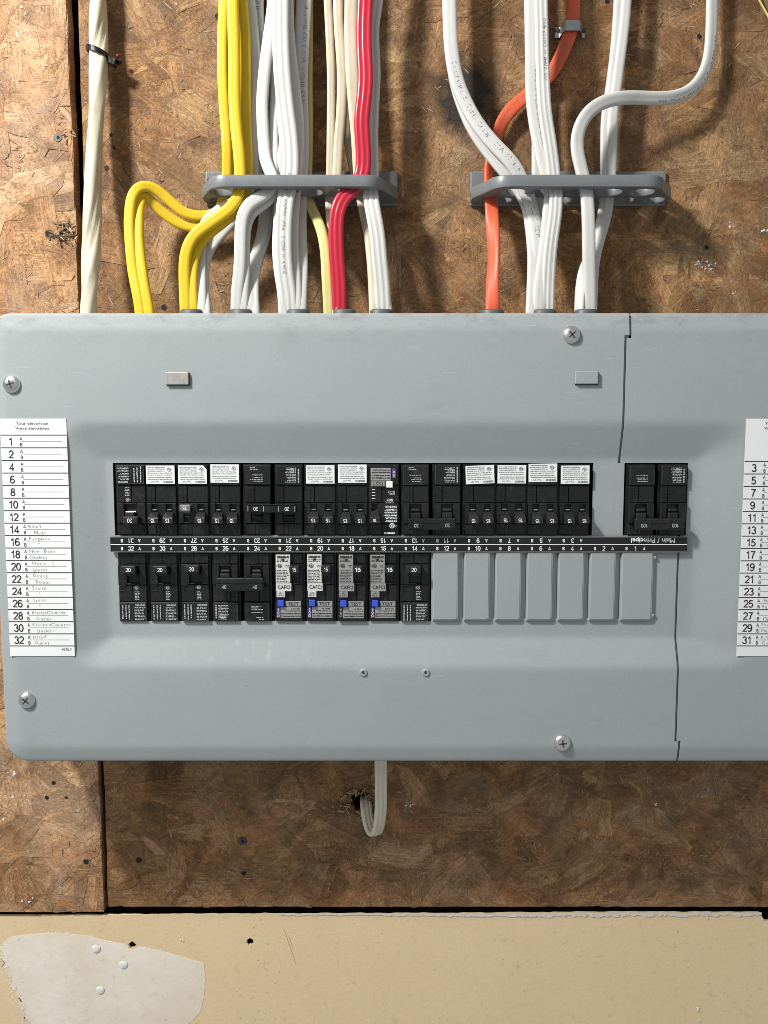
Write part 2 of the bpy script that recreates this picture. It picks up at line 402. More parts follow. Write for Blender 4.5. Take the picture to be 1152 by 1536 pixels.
def small_noise(a, b=0.0, s=1.0): return noise.noise(Vector((a*s, b*s, 3.7)))
def slab(x0f, x1f, z0f, z1, y, th, n=120, rough=.0012, m=60):
    """board outline with rough sawn edges, as a polygon in x,z"""
    pts = []
    x0, x1 = x0f(z0f), x1f(z0f)
    for i in range(n): 
        x = lerp(x0, x1, i/n); pts.append((x, z0f+small_noise(x, 0, 90)*rough+small_noise(x, 5, 420)*rough*.6))
    for i in range(m):
        z = lerp(z0f, z1, i/m); pts.append((x1f(z)+small_noise(z, 9, 130)*rough, z))
    for i in range(6): pts.append((lerp(x1f(z1), x0f(z1), i/6), z1))
    for i in range(m):
        z = lerp(z1, z0f, i/m); pts.append((x0f(z)+small_noise(z, 2, 130)*rough, z))
    return pts
def board_mesh(pts, y, th, hls=()):
    """fills the outline with holes, through a 2D curve"""
    c = bpy.data.curves.new('outline', 'CURVE'); c.dimensions = '2D'; c.fill_mode = 'BOTH'; c.extrude = th/2
    def spl(pp):
        s = c.splines.new('POLY'); s.points.add(len(pp)-1); s.use_cyclic_u = True
        for q, p in zip(s.points, pp): q.co = (p[0], p[1], 0, 1)
    spl(pts)
    for hx, hz, hr in hls:
        spl([(hx+hr*(1+.22*math.sin(i*2.3+hx*50))*math.cos(-i*2*math.pi/26), hz+hr*(1+.2*math.sin(i*1.7))*math.sin(-i*2*math.pi/26)) for i in range(26)])
    o = bpy.data.objects.new('outline', c); m = bpy.data.meshes.new_from_object(o)
    bpy.data.objects.remove(o); bpy.data.curves.remove(c)
    for v in m.vertices: v.co = Vector((v.co.x, y+th/2-v.co.z, v.co.y))
    m.flip_normals() if False else None
    uvl = m.uv_layers.new(name='UVMap') if not m.uv_layers else m.uv_layers[0]
    uvl.name = 'UVMap'
    for l in m.loops:
        v = m.vertices[l.vertex_index].co; uvl.data[l.index].uv = (v.x, v.z)
    ca = m.color_attributes.new(name='rnd', type='FLOAT_COLOR', domain='POINT')
    ca.data.foreach_set('color', [.45, .5, .5, 1.0]*len(m.vertices))
    m.materials.clear()
    return m
board_l = wpart('strand_board', board_mesh(slab(lambda z: -.60, jl, OBL, .62, 0, .012), -.0022, .0135), M['osb_left'])
board_l['label'] = 'paler board left of the vertical joint'
board_r = wpart('strand_board', board_mesh(slab(jr, lambda z: .60, OB, .62, 0, .012, 300), 0, .0135, holes), M['osb_right'])
board_r['label'] = 'browner board behind the panel'
def strand_sheet(board, mat, x0f, x1f, z0, z1, n, ybase, rng, skip):
    V, F, UV, RC = [], [], [], []
    k = 0
    while k < n:
        cz = rng.uniform(z0, z1); xa, xb = x0f(cz), x1f(cz); cx = rng.uniform(xa, xb)
        L = rng.uniform(.034, .115); W = rng.uniform(.009, .032)*(1 if L > .05 else .7)
        if k > n*.7: L *= .5; W *= .45
        a = rng.gauss(0, 1.0) if rng.random() < .75 else rng.uniform(0, math.pi)
        k += 1
        if skip(cx, cz, L, a): continue
        c, s = math.cos(a), math.sin(a); m = 7
        y = ybase-rng.uniform(.00004, .00055); tl = rng.gauss(0, .0035); tw = rng.gauss(0, .012)
        b = len(V); ou, ov = rng.uniform(-9, 9), rng.uniform(-9, 9)
        col = (rng.random(), rng.random(), rng.random(), 1)
        off = rng.uniform(0, 100); sk = rng.uniform(-.5, .5)
        for i in range(m+1):
            t = i/m-.5
            for sd in (-.5, .5):
                lx = t*L+sd*W*sk+(rng.uniform(-.003, .003) if i in (0, m) else 0)
                wd = W*(1-.35*abs(2*t)**3)*sd+noise.noise(Vector((t*6+off, sd*4, 0)))*W*.22
                x = cx+lx*c-wd*s; z = cz+lx*s+wd*c
                z = min(max(z, z0+.0004), z1)
                x = min(max(x, x0f(z)+.0004), x1f(z)-.0004)
                V.append((x, y+lx*tl+wd*tw, z)); UV.append((lx+ou, wd+ov)); RC.extend(col)
        for i in range(m): F.append((b+2*i, b+2*i+2, b+2*i+3, b+2*i+1))
    me = bpy.data.meshes.new('strand'); me.from_pydata(V, [], F); me.update()
    u = me.uv_layers.new(name='UVMap')
    fl = []
    for l in me.loops: fl.extend(UV[l.vertex_index])
    u.data.foreach_set('uv', fl)
    ca = me.color_attributes.new(name='rnd', type='FLOAT_COLOR', domain='POINT'); ca.data.foreach_set('color', RC)
    me.materials.append(mat)
    o = obj('strand', me, None, board); o['kind'] = 'stuff'
def behind_panel(x, z): return -.27 < x < .50 and -.235 < z < .072
def skp(x, z, L, a):
    if behind_panel(x, z): return True
    dx, dz = HOLE.x-x, HOLE.z-z; c, s = math.cos(a), math.sin(a)
    t = max(-L/2, min(L/2, dx*c+dz*s)); d = math.hypot(dx-t*c, dz-t*s)
    return d < HR+.012
rng = random.Random(5)
strand_sheet(board_l, M['osb_left'], lambda z: -.46, jl, OBL, .46, 800, -.0022, rng, lambda x, z, L, a: -.27 < x and -.2 < z < .07)
strand_sheet(board_r, M['osb_right'], jr, lambda z: .47, OB, .46, 3600, 0, rng, skp)
def chips(board, x0f, x1f, z0, z1, n, ybase, mat, thr, seed, lmax=.014):
    rng = random.Random(seed); V, F = [], []; k = 0
    while k < n:
        k += 1
        z = rng.uniform(z0, z1); x = rng.uniform(x0f(z)+.002, x1f(z)-.002)
        if behind_panel(x, z) or math.hypot(x-HOLE.x, z-HOLE.z) < HR: continue
        if noise.noise(Vector((x*26+seed, z*26, 0)))+.5*noise.noise(Vector((x*70, z*70, seed))) < thr: continue
        L = rng.uniform(.0015, lmax)*rng.uniform(.4, 1); W = rng.uniform(.0002, .0009)
        a = noise.noise(Vector((x*9, z*9, 5)))*4+rng.gauss(0, .5); c, s = math.cos(a), math.sin(a); y = ybase-rng.uniform(.0004, .0009)
        z = max(z, z0+.004); x = min(x, x1f(z)-.004); x = max(x, x0f(z)+.004)
        b = len(V); bow = rng.uniform(-.05, .05)*L; lift = rng.uniform(-.0004, .0005)
        for lx, wd in ((-L/2, 0), (-L/6, W/2+bow*.6), (L/4, W/2+bow), (L/2, bow*.2), (L/5, -W/2+bow), (-L/5, -W/2+bow*.5)):
            V.append((x+lx*c-wd*s, y-abs(lx)/L*lift, z+lx*s+wd*c))
        F.append((b, b+1, b+2, b+3, b+4, b+5))
    me = bpy.data.meshes.new('splinter'); me.from_pydata(V, [], F)
    o = obj('splinter', me, mat, board); o['kind'] = 'stuff'
for bd, x0, x1, zz, yb, n in ((board_l, lambda z: -.46, jl, OBL, -.0022, 2200), (board_r, jr, lambda z: .47, OB, 0, 8000)):
    chips(bd, x0, x1, zz, .45, n, yb, M['chip_light'], .12, 3+int(n/1000))
    chips(bd, x0, x1, zz, .45, n, yb, M['chip_dark'], .10, 47+int(n/1000))
# broken splinters round the drilled hole
def debris(parent, cx, cz, r0, r1, n, seed, mats, lmax=.010, y0=0.0):
    rng = random.Random(seed)
    for mat in mats:
        bm = bmesh.new()
        for i in range(n):
            a = rng.uniform(0, 6.283); r = rng.uniform(r0, r1); x = cx+r*math.cos(a)*1.15; z = cz+r*math.sin(a)
            L = rng.uniform(.002, lmax); W = rng.uniform(.0004, .0016); th = rng.uniform(.0003, .001)
            mm = bmesh.ops.create_cube(bm, size=1)['verts']
            R = Matrix.Translation((x, y0-rng.uniform(-.001, .0025), z)) @ Matrix.Rotation(a+rng.gauss(0, .8), 4, 'Y') @ Matrix.Rotation(rng.gauss(0, .35), 4, 'Z') @ Matrix.Diagonal((L, th, W, 1))
            for v in mm: v.co = R @ v.co
        o = obj('splinter', bm, mat, parent); o['kind'] = 'stuff'
debris(board_r, HOLE.x-.003, HOLE.z, HR*.85, HR*1.7, 70, 3, (M['chip_light'], M['chip_dark']), .008)
lt = P(62, 352, 0)
debris(board_l, PX(96, 345, 0), PZ(96, 352, 0), .001, .011, 40, 9, (M['chip_light'], M['chip_dark']), .011, -.003)
debris(board_l, PX(104, 205, 0), PZ(104, 205, 0), .001, .006, 7, 12, (M['chip_light'],), .010, -.003)
# nails and nail holes
def nail(board, px, py, r=.0032, head=True, y=0.0):
    if not head: r *= .72
    p = P(px, py, 0); bm = bmesh.new()
    if head:
        add_disc(bm, p.x, p.z, r, y-.0012, .0012, 18, .82)
        obj('nail', bm, M['steel_dark'], board)
        b2 = bmesh.new(); add_disc(b2, p.x+.0002, p.z, r*.33, y-.0015, .0004, 6); obj('nail_recess', b2, M['void'], board)
    else:
        n = 12; rim = []; mid = []; deep = []
        for i in range(n):
            a = i*2*math.pi/n; q = 1+random.uniform(-.15, .2)
            rim.append(bm.verts.new((p.x+r*1.5*q*math.cos(a), y-.0004, p.z+r*1.5*q*math.sin(a))))
            mid.append(bm.verts.new((p.x+r*q*math.cos(a), y-.0011, p.z+r*q*math.sin(a))))
        for i in range(n): bm.faces.new((rim[i], rim[(i+1) % n], mid[(i+1) % n], mid[i]))
        obj('hole_rim', bm, M['chip_dark'], board)
        b2 = bmesh.new(); add_disc(b2, p.x, p.z, r*.95, y-.0009, .0003, 12); obj('nail_hole', b2, M['void'], board)
nail(board_l, 89, 208, .0042, True, -.0022)
nail(board_l, 75, 352, .0040, False, -.0022); nail(board_l, 131, 1290, .0032, False, -.0022)
nail(board_l, 72, 1194, .0022, False, -.0022); nail(board_l, 82, 1172, .0022, False, -.0022); nail(board_l, 101, 1194, .0016, False, -.0022)
nail(board_r, 326, 25, .0030, False); nail(board_r, 160, 252, .0026, False); nail(board_r, 167, 203, .0018, False); nail(board_r, 172, 222, .0018, False)
nail(board_r, 209, 1289, .0038, False); nail(board_r, 366, 1309, .0030, False); nail(board_r, 364, 1261, .0046, True)
nail(board_r, 910, 3, .0030, False); nail(board_r, 1048, 55, .0022, False); nail(board_r, 1059, 371, .0024, False); nail(board_r, 246, 461, .003, False)
# flecks of white paint on the brown board
def paint_flecks(parent, spots, y, seed, name='paint_fleck'):
    rng = random.Random(seed); bm = bmesh.new()
    for px, py, r, n in spots:
        c = P(px, py, 0)
        for i in range(n):
            a = rng.uniform(0, 6.28); d = r*rng.uniform(0, 1)**.5
            x, z = c.x+d*math.cos(a), c.z+d*math.sin(a)*.7; q = rng.uniform(.0002, .0009)*rng.choice((.5, .8, 1.5))
            m_ = rng.randint(5, 8)
            add_poly(bm, [(x+q*rng.uniform(.5, 1.3)*math.cos(t*6.283/m_), z+q*rng.uniform(.4, 1)*math.sin(t*6.283/m_)) for t in range(m_)], y-rng.uniform(.0006, .001), .0003)
    o = obj(name, bm, M['sticker'], parent); o['kind'] = 'stuff'
paint_flecks(board_r, [(1052, 396, .006, 20), (1066, 398, .005, 16), (1060, 405, .003, 7), (1098, 337, .004, 6), (1145, 345, .005, 8), (1104, 442, .004, 6), (615, 1207, .004, 9), (1061, 1185, .002, 3), (982, 1205, .002, 3)], 0, 2)
paint_flecks(board_l, [(25, 20, .010, 14), (20, 60, .012, 12), (24, 305, .004, 8), (16, 1160, .006, 10), (30, 1195, .010, 12), (8, 1225, .006, 8), (45, 1350, .008, 8)], -.0022, 4)
# ---------------------------------------------------------------- plasterboard at the foot
def drywall():
    m, nt, b = newmat('tan plasterboard paper')
    pos = N(nt, 'ShaderNodeNewGeometry').outputs['Position']
    c = mixc(nt, noise_tex(nt, pos, 9, 4), (.70, .54, .322), (.77, .605, .377))
    c = mixc(nt, ramp(nt, noise_tex(nt, pos, 75, 6, .75), [(.57, 0.0), (.72, .55)]), c, (.42, .30, .14))
    c = mixc(nt, ramp(nt, noise_tex(nt, mapping(nt, pos, loc=(5, 2, 1)), 22, 6, .7), [(.55, 0.0), (.75, .38)]), c, (.66, .56, .38))
    sp = N(nt, 'ShaderNodeTexVoronoi'); sp.inputs['Scale'].default_value = 150; nt.links.new(pos, sp.inputs['Vector'])
    f = math_n(nt, 'MULTIPLY', math_n(nt, 'LESS_THAN', sp.outputs['Distance'], .13), ramp(nt, noise_tex(nt, pos, 12, 4), [(.52, 0.0), (.60, .5)]))
    c = mixc(nt, f, c, (.30, .19, .08))
    fine = noise_tex(nt, pos, 480, 4, .7)
    c = mixc(nt, 1.0, c, mixc(nt, fine, (.84, .84, .84), (1.16, 1.16, 1.16)), 'MULTIPLY')
    nt.links.new(c, b.inputs['Base Color']); b.inputs['Roughness'].default_value = .75
    bump(nt, b, math_n(nt, 'ADD', fine, noise_tex(nt, pos, 160, 3)), .20, .0008)
    return m
M['drywall'] = drywall()
dpts = []
n = 220
for i in range(n+1):
    x = lerp(-.60, .60, i/n)
    ztop = DT+.0006*small_noise(x, 1, 40)+.0007*small_noise(x, 4, 260)+.0016*max(-1, min(1, (x+.05)*3))
    if x > PX(1146, 1370, 0): ztop -= .008
    dpts.append((x, ztop))
dpts += [(.60, -.70), (-.60, -.70)]
dpts = dpts[::-1]
DH = P(375, 1413, 0); DH2 = P(198, 1418, 0)
dry = wpart('plasterboard_sheet', board_mesh(dpts, .0005, .0025, [(DH.x, DH.z, .0034), (DH2.x, DH2.z, .0034)]), M['drywall'])
# torn white gypsum edge along the right half
rng = random.Random(8); tear = bmesh.new(); x = PX(420, 1372, 0); 
pts_u, pts_l = [], []
while x < PX(1143, 1372, 0):
    f = min(1, max(.15, (x+.06)*5)); zt = DT+.0006*small_noise(x, 1, 40)+.0007*small_noise(x, 4, 260)+.0016*max(-1, min(1, (x+.05)*3))
    pts_u.append((x, zt+.0003)); pts_l.append((x, zt-f*rng.uniform(.0012, .0042))); x += rng.uniform(.0012, .003)
add_poly(tear, pts_u+pts_l[::-1], -.0002, .0006)
def gyps():
    m = simple('torn gypsum', (.66, .63, .57), .9, 0, .2, 300, .6); return m
obj('torn_edge', tear, gyps(), dry)
# skim-coat patch
def patch_mat():
    m, nt, b = newmat('dried joint filler')
    pos = N(nt, 'ShaderNodeNewGeometry').outputs['Position']
    c = mixc(nt, ramp(nt, noise_tex(nt, pos, 13, 5, .65), [(.35, 0.0), (.65, 1.0)]), (.74, .645, .52), (.83, .77, .68))
    c = mixc(nt, ramp(nt, noise_tex(nt, pos, 110, 5, .75), [(.56, 0.0), (.70, .55)]), c, (.52, .41, .28))
    nt.links.new(c, b.inputs['Base Color']); b.inputs['Roughness'].default_value = .8
    bump(nt, b, noise_tex(nt, pos, 220, 4), .3, .0008)
    return m
out = [(6, 802), (30, 778), (60, 765), (130, 757), (200, 750), (270, 751), (330, 757), (395, 764), (425, 777), (490, 790), (540, 799), (552, 816), (575, 824), (592, 812), (620, 812), (690, 826), (780, 850), (840, 868), (880, 880), (886, 950), (882, 1000), (875, 1050), (862, 1095), (815, 1140), (740, 1210), (560, 1260), (300, 1260), (180, 1210), (120, 1130), (95, 1060), (60, 990), (30, 920), (8, 860)]
pp = []
rng = random.Random(4)
for i in range(len(out)):
    a, b2 = out[i], out[(i+1) % len(out)]
    q = 10
    rough = 16 if i > 25 else 1.2
    for j in range(q):
        X, Y = lerp(a[0], b2[0], j/q), lerp(a[1], b2[1], j/q)
        p = P((X+rng.uniform(-rough, rough))/2.88, 1140+(Y+rng.uniform(-rough, rough))/2.88, .0005); pp.append((p.x, p.z))
M['patch'] = patch_mat()
pm = board_mesh(pp, .00025, .0007)
patch = obj('filler_patch', pm, M['patch'], dry)
def blob_edge():
    rng = random.Random(21); bm = bmesh.new()
    for i in range(900):
        j = rng.randrange(260, len(pp)) if rng.random() < .8 else rng.randrange(0, 300)
        x, z = pp[j % len(pp)]; x += rng.gauss(-.001, .005) if j > 259 else rng.gauss(0, .0004); z += rng.gauss(0, .004 if j > 259 else .0004); r = rng.uniform(.0002, .0008)
        k = rng.randint(5, 7)
        add_poly(bm, [(x+r*rng.uniform(.5, 1.4)*math.cos(t*6.283/k), z+r*rng.uniform(.5, 1.4)*math.sin(t*6.283/k)) for t in range(k)], rng.uniform(.0002, .0003), .0004)
    o = obj('filler_crumb', bm, M['patch'], dry); o['kind'] = 'stuff'
blob_edge()
M['filled'] = simple('white filler', (.78, .76, .72), .85, 0, .1, 500, .5)
for px, py in ((144, 1423), (185, 1447), (150, 1485)):
    p = P(px, py, 0); bm = bmesh.new(); n = 20
    c0 = bm.verts.new((p.x, -.0007, p.z)); r1 = [bm.verts.new((p.x+.0028*math.cos(i*.314), -.0010-.0002*math.sin(i), p.z+.0028*math.sin(i*.314))) for i in range(n)]
    r2 = [bm.verts.new((p.x+.0042*math.cos(i*.314), -.0003, p.z+.0042*math.sin(i*.314))) for i in range(n)]
    for i in range(n):
        j = (i+1) % n; bm.faces.new((c0, r1[i], r1[j])); bm.faces.new((r1[i], r2[i], r2[j], r1[j]))
    obj('filled_screw_dimple', bm, M['filled'], dry, True)
paint_flecks(dry, [(1047, 1512, .003, 8), (1049, 1530, .002, 4), (1062, 1375, .002, 3), (605, 1381, .004, 5), (272, 1407, .005, 6)], -.0002, 6, 'paint_fleck')
# pencil scratch lines on the paper
g = ([], [])
for (xa, ya, xb, yb, wd) in ((426, 1394, 444, 1447, .0003), (433, 1404, 440, 1425, .0003)):
    a, b_ = P(xa, ya, 0), P(xb, yb, 0); L = math.hypot(b_.x-a.x, b_.z-a.z)
    put_rect(g, (a.x+b_.x)/2, (a.z+b_.z)/2, L, wd*.6, .0003, math.atan2(b_.z-a.z, b_.x-a.x))
obj('scratch', geo_mesh('scratch', g), M['edge'], dry)

# ================================================================ THE PANEL
XL, XR, ZT, ZB = -.3112, .520, .0938, -.2690
H0, HD = .0960, .0872                    # outer face and recessed face
XA, XB_, XC, XD = .1915, .1878, .2377, .2407
Z1, Z3 = PZ(940, 502, .098), PZ(1015, 1113, .098)
panel = empty('electrical_panel', (0, 0, -.08), 'grey steel breaker panel with a two-piece cover, handwritten directories and seven blank fillers', 'breaker panel')
def ss(t): t = max(0, min(1, t)); return t
def soft(t):                             # straight slope with short rounded ends
    t = max(-.15, min(1.15, t)); r = .12
    if t < r: return (t+r)**2/(4*r) if t > -r else 0
    if t > 1-r: return 1-(1+r-t)**2/(4*r) if t < 1+r else 1
    return t
def rrdist(x, z, x0, x1, z0, z1, r):     # signed distance to a rounded rectangle, inside negative
    cx, cz = (x0+x1)/2, (z0+z1)/2
    qx = abs(x-cx)-((x1-x0)/2-r); qz = abs(z-cz)-((z1-z0)/2-r)
    return math.hypot(max(qx, 0), max(qz, 0))+min(max(qx, qz), 0)-r
RX0, RX1, RZ0, RZ1 = -.2225, .2500, -.1655, -.0215
def height(x, z):
    tl = max(0, (RX0-x)/.031, (x-RX1)/.046); tz = max(0, (z-RZ1)/.0300, (RZ0-z)/.0235)
    t = (tl**3.2+tz**3.2)**(1/3.2)
    h = HD+(H0-HD)*soft(t)
    d = -rrdist(x, z, XL, XR, ZB, ZT, .019)
    h -= .0030*(1-soft(min(1, d/.0135)))
    if d < .0016: h -= .0016-math.sqrt(max(0, .0016**2-(.0016-max(d, 0))**2))
    return h
UO = (-.2178, .1682, -.0822, -.0236); MO = (.1931, .2443, -.0822, -.0236); LO = (-.2158, .0385, -.1528, -.0955)
def cover_mesh(side):
    gap = .0021
    xs, zs = set(), set()
    if side == 'L':
        lo, hi = XL, XD
        for v in (XL, XL+.0003, XL+.0008, XL+.0016, XA, XB_, XC, XD, UO[0], UO[1], MO[0], LO[0], LO[1]): xs.add(v)
    else:
        lo, hi = XB_+gap, XR
        for v in (XA+gap, XB_+gap, XC+gap, XD+gap, XR-.0016, XR, MO[1]): xs.add(v)
    for v in (ZB, ZB+.0003, ZB+.0008, ZB+.0016, ZT-.0016, ZT-.0008, ZT-.0003, ZT, UO[2], UO[3], LO[2], LO[3], Z1, Z3): zs.add(v)
    def fill(s, a, b, st):
        k = a
        while k < b:
            if all(abs(k-q) > st*.35 for q in list(s)): s.add(k)
            k += st
        return sorted(s)
    xs = fill(xs, lo, hi, .0028); zs = fill(zs, ZB, ZT, .0024)
    def keep(x, z):
        if side == 'L':
            lim = XA if z > Z1 else (XB_ if z > MO[3] else (MO[0] if z > MO[2] else (XC if z > Z3 else XD)))
            if x > lim: return False
        else:
            lim = XA+gap if z > Z1-.0030 else (XB_+gap if z > MO[3] else (MO[1] if z > MO[2] else (XC+gap if z > Z3 else XD+gap)))
            if x < lim: return False
        for a in (UO, MO, LO):
            if a[0] < x < a[1] and a[2] < z < a[3]: return False
        return True
    bm = bmesh.new(); vm = {}
    def vert(i, j):
        if (i, j) not in vm:
            x, z = xs[i], zs[j]; r = .019
            # pull the outer corners onto their arc
            for cx, cz, sx, sz in ((XL+r, ZB+r, -1, -1), (XL+r, ZT-r, -1, 1), (XR-r, ZB+r, 1, -1), (XR-r, ZT-r, 1, 1)):
                dx, dz = (x-cx)*sx, (z-cz)*sz
                if dx > 0 and dz > 0:
                    m_ = max(dx, dz); L = math.hypot(dx, dz)
                    x = cx+sx*dx*m_/L; z = cz+sz*dz*m_/L
            vm[(i, j)] = bm.verts.new((x, -height(x, z), z))
        return vm[(i, j)]
    for i in range(len(xs)-1):
        for j in range(len(zs)-1):
            if keep((xs[i]+xs[i+1])/2, (zs[j]+zs[j+1])/2):
                bm.faces.new((vert(i, j), vert(i+1, j), vert(i+1, j+1), vert(i, j+1)))
    be = [e for e in bm.edges if len(e.link_faces) == 1]
    r = bmesh.ops.extrude_edge_only(bm, edges=be)
    nv = [v for v in r['geom'] if isinstance(v, bmesh.types.BMVert)]
    for v in nv:
        d = -rrdist(v.co.x, v.co.z, XL, XR, ZB, ZT, .019)
        v.co.y += .014 if d < .0012 else .0018
    for f in bm.faces: f.smooth = True
    for e in r['geom']:
        pass
    for e in be:
        if e.is_valid: e.smooth = False
    bmesh.ops.recalc_face_normals(bm, faces=bm.faces)
    return bm
cov = part('cover', cover_mesh('L'), M['panel'], panel); cov['label'] = 'large left cover with the breaker openings'
cov2 = part('cover', cover_mesh('R'), M['panel'], panel); cov2['label'] = 'narrower right cover beside the main breaker'
bx = bmesh.new(); add_box(bx, XL+.003, XR-.003, -.083, -.0001, ZB+.003, ZT-.003)
for f in list(bx.faces):
    if f.normal.y < -.9: bx.faces.remove(f)
part('box', bx, M['panel'], panel)
part('interior', box(XL+.006, XR-.006, -.045, -.004, ZB+.006, ZT-.006), M['void'], panel)
# the lip of the right cover that runs on under the seam
def lip(k):
    bm = bmesh.new(); rows = [(XA, ZT-.0004, Z1), (XB_, Z1, MO[3]+.0002), (XC, LO[3]+.0008, Z3), (XD, Z3, ZB+.0004)]
    for x, za, zb in rows[k:k+1]:
        n = max(2, int(abs(za-zb)/.003)); pr = None
        for i in range(n+1):
            z = lerp(za, zb, i/n); q = [bm.verts.new((x+dx, -height(x, z)+.0026, z)) for dx in (-.0035, .0040)]
            if pr: bm.faces.new((pr[0], pr[1], q[1], q[0]))
            pr = q
    return bm
for k in range(4): part('seam_lip', lip(k), M['panel'], panel)
# raised tabs in the cover
for px, py, mt in ((265.5, 567.5, M['worn']), (880, 566.5, M['panel'])):
    p = P(px, py, .098)
    part('raised_tab', box(p.x-.0090, p.x+.0090, -.0987, -.0965, p.z-.0049, p.z+.0049, .0006, 2), mt, panel)
    part('tab_shadow', box(p.x-.0088, p.x+.0096, -.0967, -.0955, p.z-.0056, p.z+.0047, .0002), M['steel_dark'], panel)  # dark plate offset right and down, stands in for the tab's shadow
# small dimples in the lower ledge
for px, py in ((545, 1010), (639, 1010)):
    p = P(px, py, .098); bm = bmesh.new(); n = 18
    c0 = bm.verts.new((p.x, -.0964, p.z))
    rings = []
    for rr, yy in ((.0014, -.0964), (.0022, -.0972), (.0030, -.0966), (.0034, -.0958)):
        rings.append([bm.verts.new((p.x+rr*math.cos(i*2*math.pi/n), yy, p.z+rr*math.sin(i*2*math.pi/n))) for i in range(n)])
    for i in range(n): bm.faces.new((c0, rings[0][i], rings[0][(i+1) % n]))
    for a, b_ in zip(rings, rings[1:]):
        for i in range(n): bm.faces.new((a[i], b_[i], b_[(i+1) % n], a[(i+1) % n]))
    bm.faces.ensure_lookup_table()
    part('pierced_dimple', bm, M['panel'], panel, True)
    b2 = bmesh.new(); add_disc(b2, p.x, p.z, .0010, -.0967, .0003, 10); part('dimple_hole', b2, M['steel_dark'], panel)
# screws
def screw(px, py, rot, lab):
    p = P(px, py, .098); e = empty('cover_screw', (p.x, -.0975, p.z)); e.parent = panel; e.matrix_parent_inverse = Matrix.Translation(-panel.location)
    h = -height(p.x, p.z); y0 = h
    bm = bmesh.new(); n = 28; rings = []
    for rr, yy in ((.0069, 0), (.0069, -.0010), (.0060, -.0022), (.0045, -.0031), (.0026, -.0036), (.0008, -.0037)):
        rings.append([bm.verts.new((p.x+rr*math.cos(i*2*math.pi/n), y0+yy, p.z+rr*math.sin(i*2*math.pi/n))) for i in range(n)])
    for a, b_ in zip(rings, rings[1:]):
        for i in range(n): bm.faces.new((a[i], a[(i+1) % n], b_[(i+1) % n], b_[i]))
    bm.faces.new(rings[-1])
    # rim washer scallops
    bmesh.ops.recalc_face_normals(bm, faces=bm.faces)
    o = obj('screw_head', bm, M['zinc'], None, True); o.parent = e; o.matrix_parent_inverse = Matrix.Translation(-Vector(e.location))
    g = ([], [])
    for k in range(2):
        put_rect(g, p.x, p.z, .0066, .0011, y0-.00385, rot+k*math.pi/2)
    o2 = obj('screw_recess', geo_mesh('screw_recess', g), M['steel_dark'], None); o2.parent = e; o2.matrix_parent_inverse = Matrix.Translation(-Vector(e.location))
    g = ([], [])
    for k in range(2): put_rect(g, p.x+.0004, p.z+.0005, .0045, .0005, y0-.0039, rot+.08+k*math.pi/2)
    return e
M['zinc_edge'] = M['zinc']
for a in ((16, 576, .3, ''), (858, 502, .7, ''), (39, 1051, .9, ''), (844, 1115, .15, '')): screw(*a)
# filler plates
fx = [.0391+.02545*i for i in range(7)]
for i, x in enumerate(fx):
    wd = .0206 if i < 6 else .0255
    bm = bmesh.new(); z0, z1 = -.1512, -.0957
    # an embossed blank: flat pad, broad slope on the right and at the foot
    bs = [(x+.0004, z0-.0022), (x+wd+.0034, z0-.0022), (x+wd+.0040, z0+.0010), (x+wd+.0040, z1+.0004), (x+.0004, z1+.0004)]
    tp = [(x+.0008, z0+.0002), (x+wd-.0016, z0+.0002), (x+wd-.0002, z0+.0016), (x+wd-.0002, z1), (x+.0008, z1)]
    A = [bm.verts.new((px_, -.0868, pz_)) for px_, pz_ in bs]; B = [bm.verts.new((px_, -.0906, pz_)) for px_, pz_ in tp]
    bm.faces.new(B); ft = list(bm.faces)
    for q in range(5): bm.faces.new((A[q], A[(q+1) % 5], B[(q+1) % 5], B[q]))
    bmesh.ops.recalc_face_normals(bm, faces=bm.faces)
    bmesh.ops.bevel(bm, geom=[e for e in bm.edges if all(v in B for v in e.verts)], offset=.0005, segments=3, affect='EDGES')
    o = part('filler_plate', bm, M['panel'], panel, False)
    g_ = box(x+wd+.0042, x+wd+.0049, -.08745, -.0868, z0+.001, z1-.001)
    part('filler_slot', g_, M['steel_dark'], panel) if i < 6 else g_.free()
for zz in (-.1000, -.1475):
    part('filler_tie', box(fx[6]+.0255, fx[6]+.0285, -.0900, -.0868, zz-.0013, zz+.0013, .0007, 2), M['panel'], panel)
# ---------------------------------------------------------------- number strip
sroot = obj('number_strip', box(-.2205, .2443, -.0914, -.0885, -.0951, -.0828, .0003), M['strip'])
def under(o, parent):
    o.parent = parent
    if parent.type == 'EMPTY': o.matrix_parent_inverse = Matrix.Translation(-Vector(parent.location))
    return o
under(sroot, panel)
g = ([], [])
ys = -.0916
for k in range(17):
    x = -.2046+.0254*k
    lowN = [32, 30, 28, 26, 24, 22, 20, 18, 16, 14, 12, 10, 8, 6, 4, 2, 1][k]
    put_sign(g, str(lowN), x+.0008, -.0922, .0034, ys, .17, squash=1.05)
    put_sign(g, 'B', x-.0064, -.0923, .0025, ys, .2); put_sign(g, 'A', x+.0078, -.0923, .0025, ys, .2)
    if k < 15:
        up = 31-2*k
        put_sign(g, str(up), x+.0008, -.0859, .0034, ys, .17, rot=math.pi, squash=1.05)
        put_sign(g, 'A', x+.0076, -.0859, .0025, ys, .2, rot=math.pi); put_sign(g, 'B', x-.0064, -.0859, .0025, ys, .2, rot=math.pi)
put_text(g, 'Main / Principal', .2165, -.0858, .0033, ys, bold=.03, rot=math.pi, width=.0355)
put_rect(g, .0119, -.0890, .4640, .0006, ys); put_rect(g, .0119, -.0829, .4640, .0003, ys); put_rect(g, .0119, -.09505, .4640, .00025, ys)
under(obj('printed_number', geo_mesh('printed_number', g), M['white_ink']), sroot); 
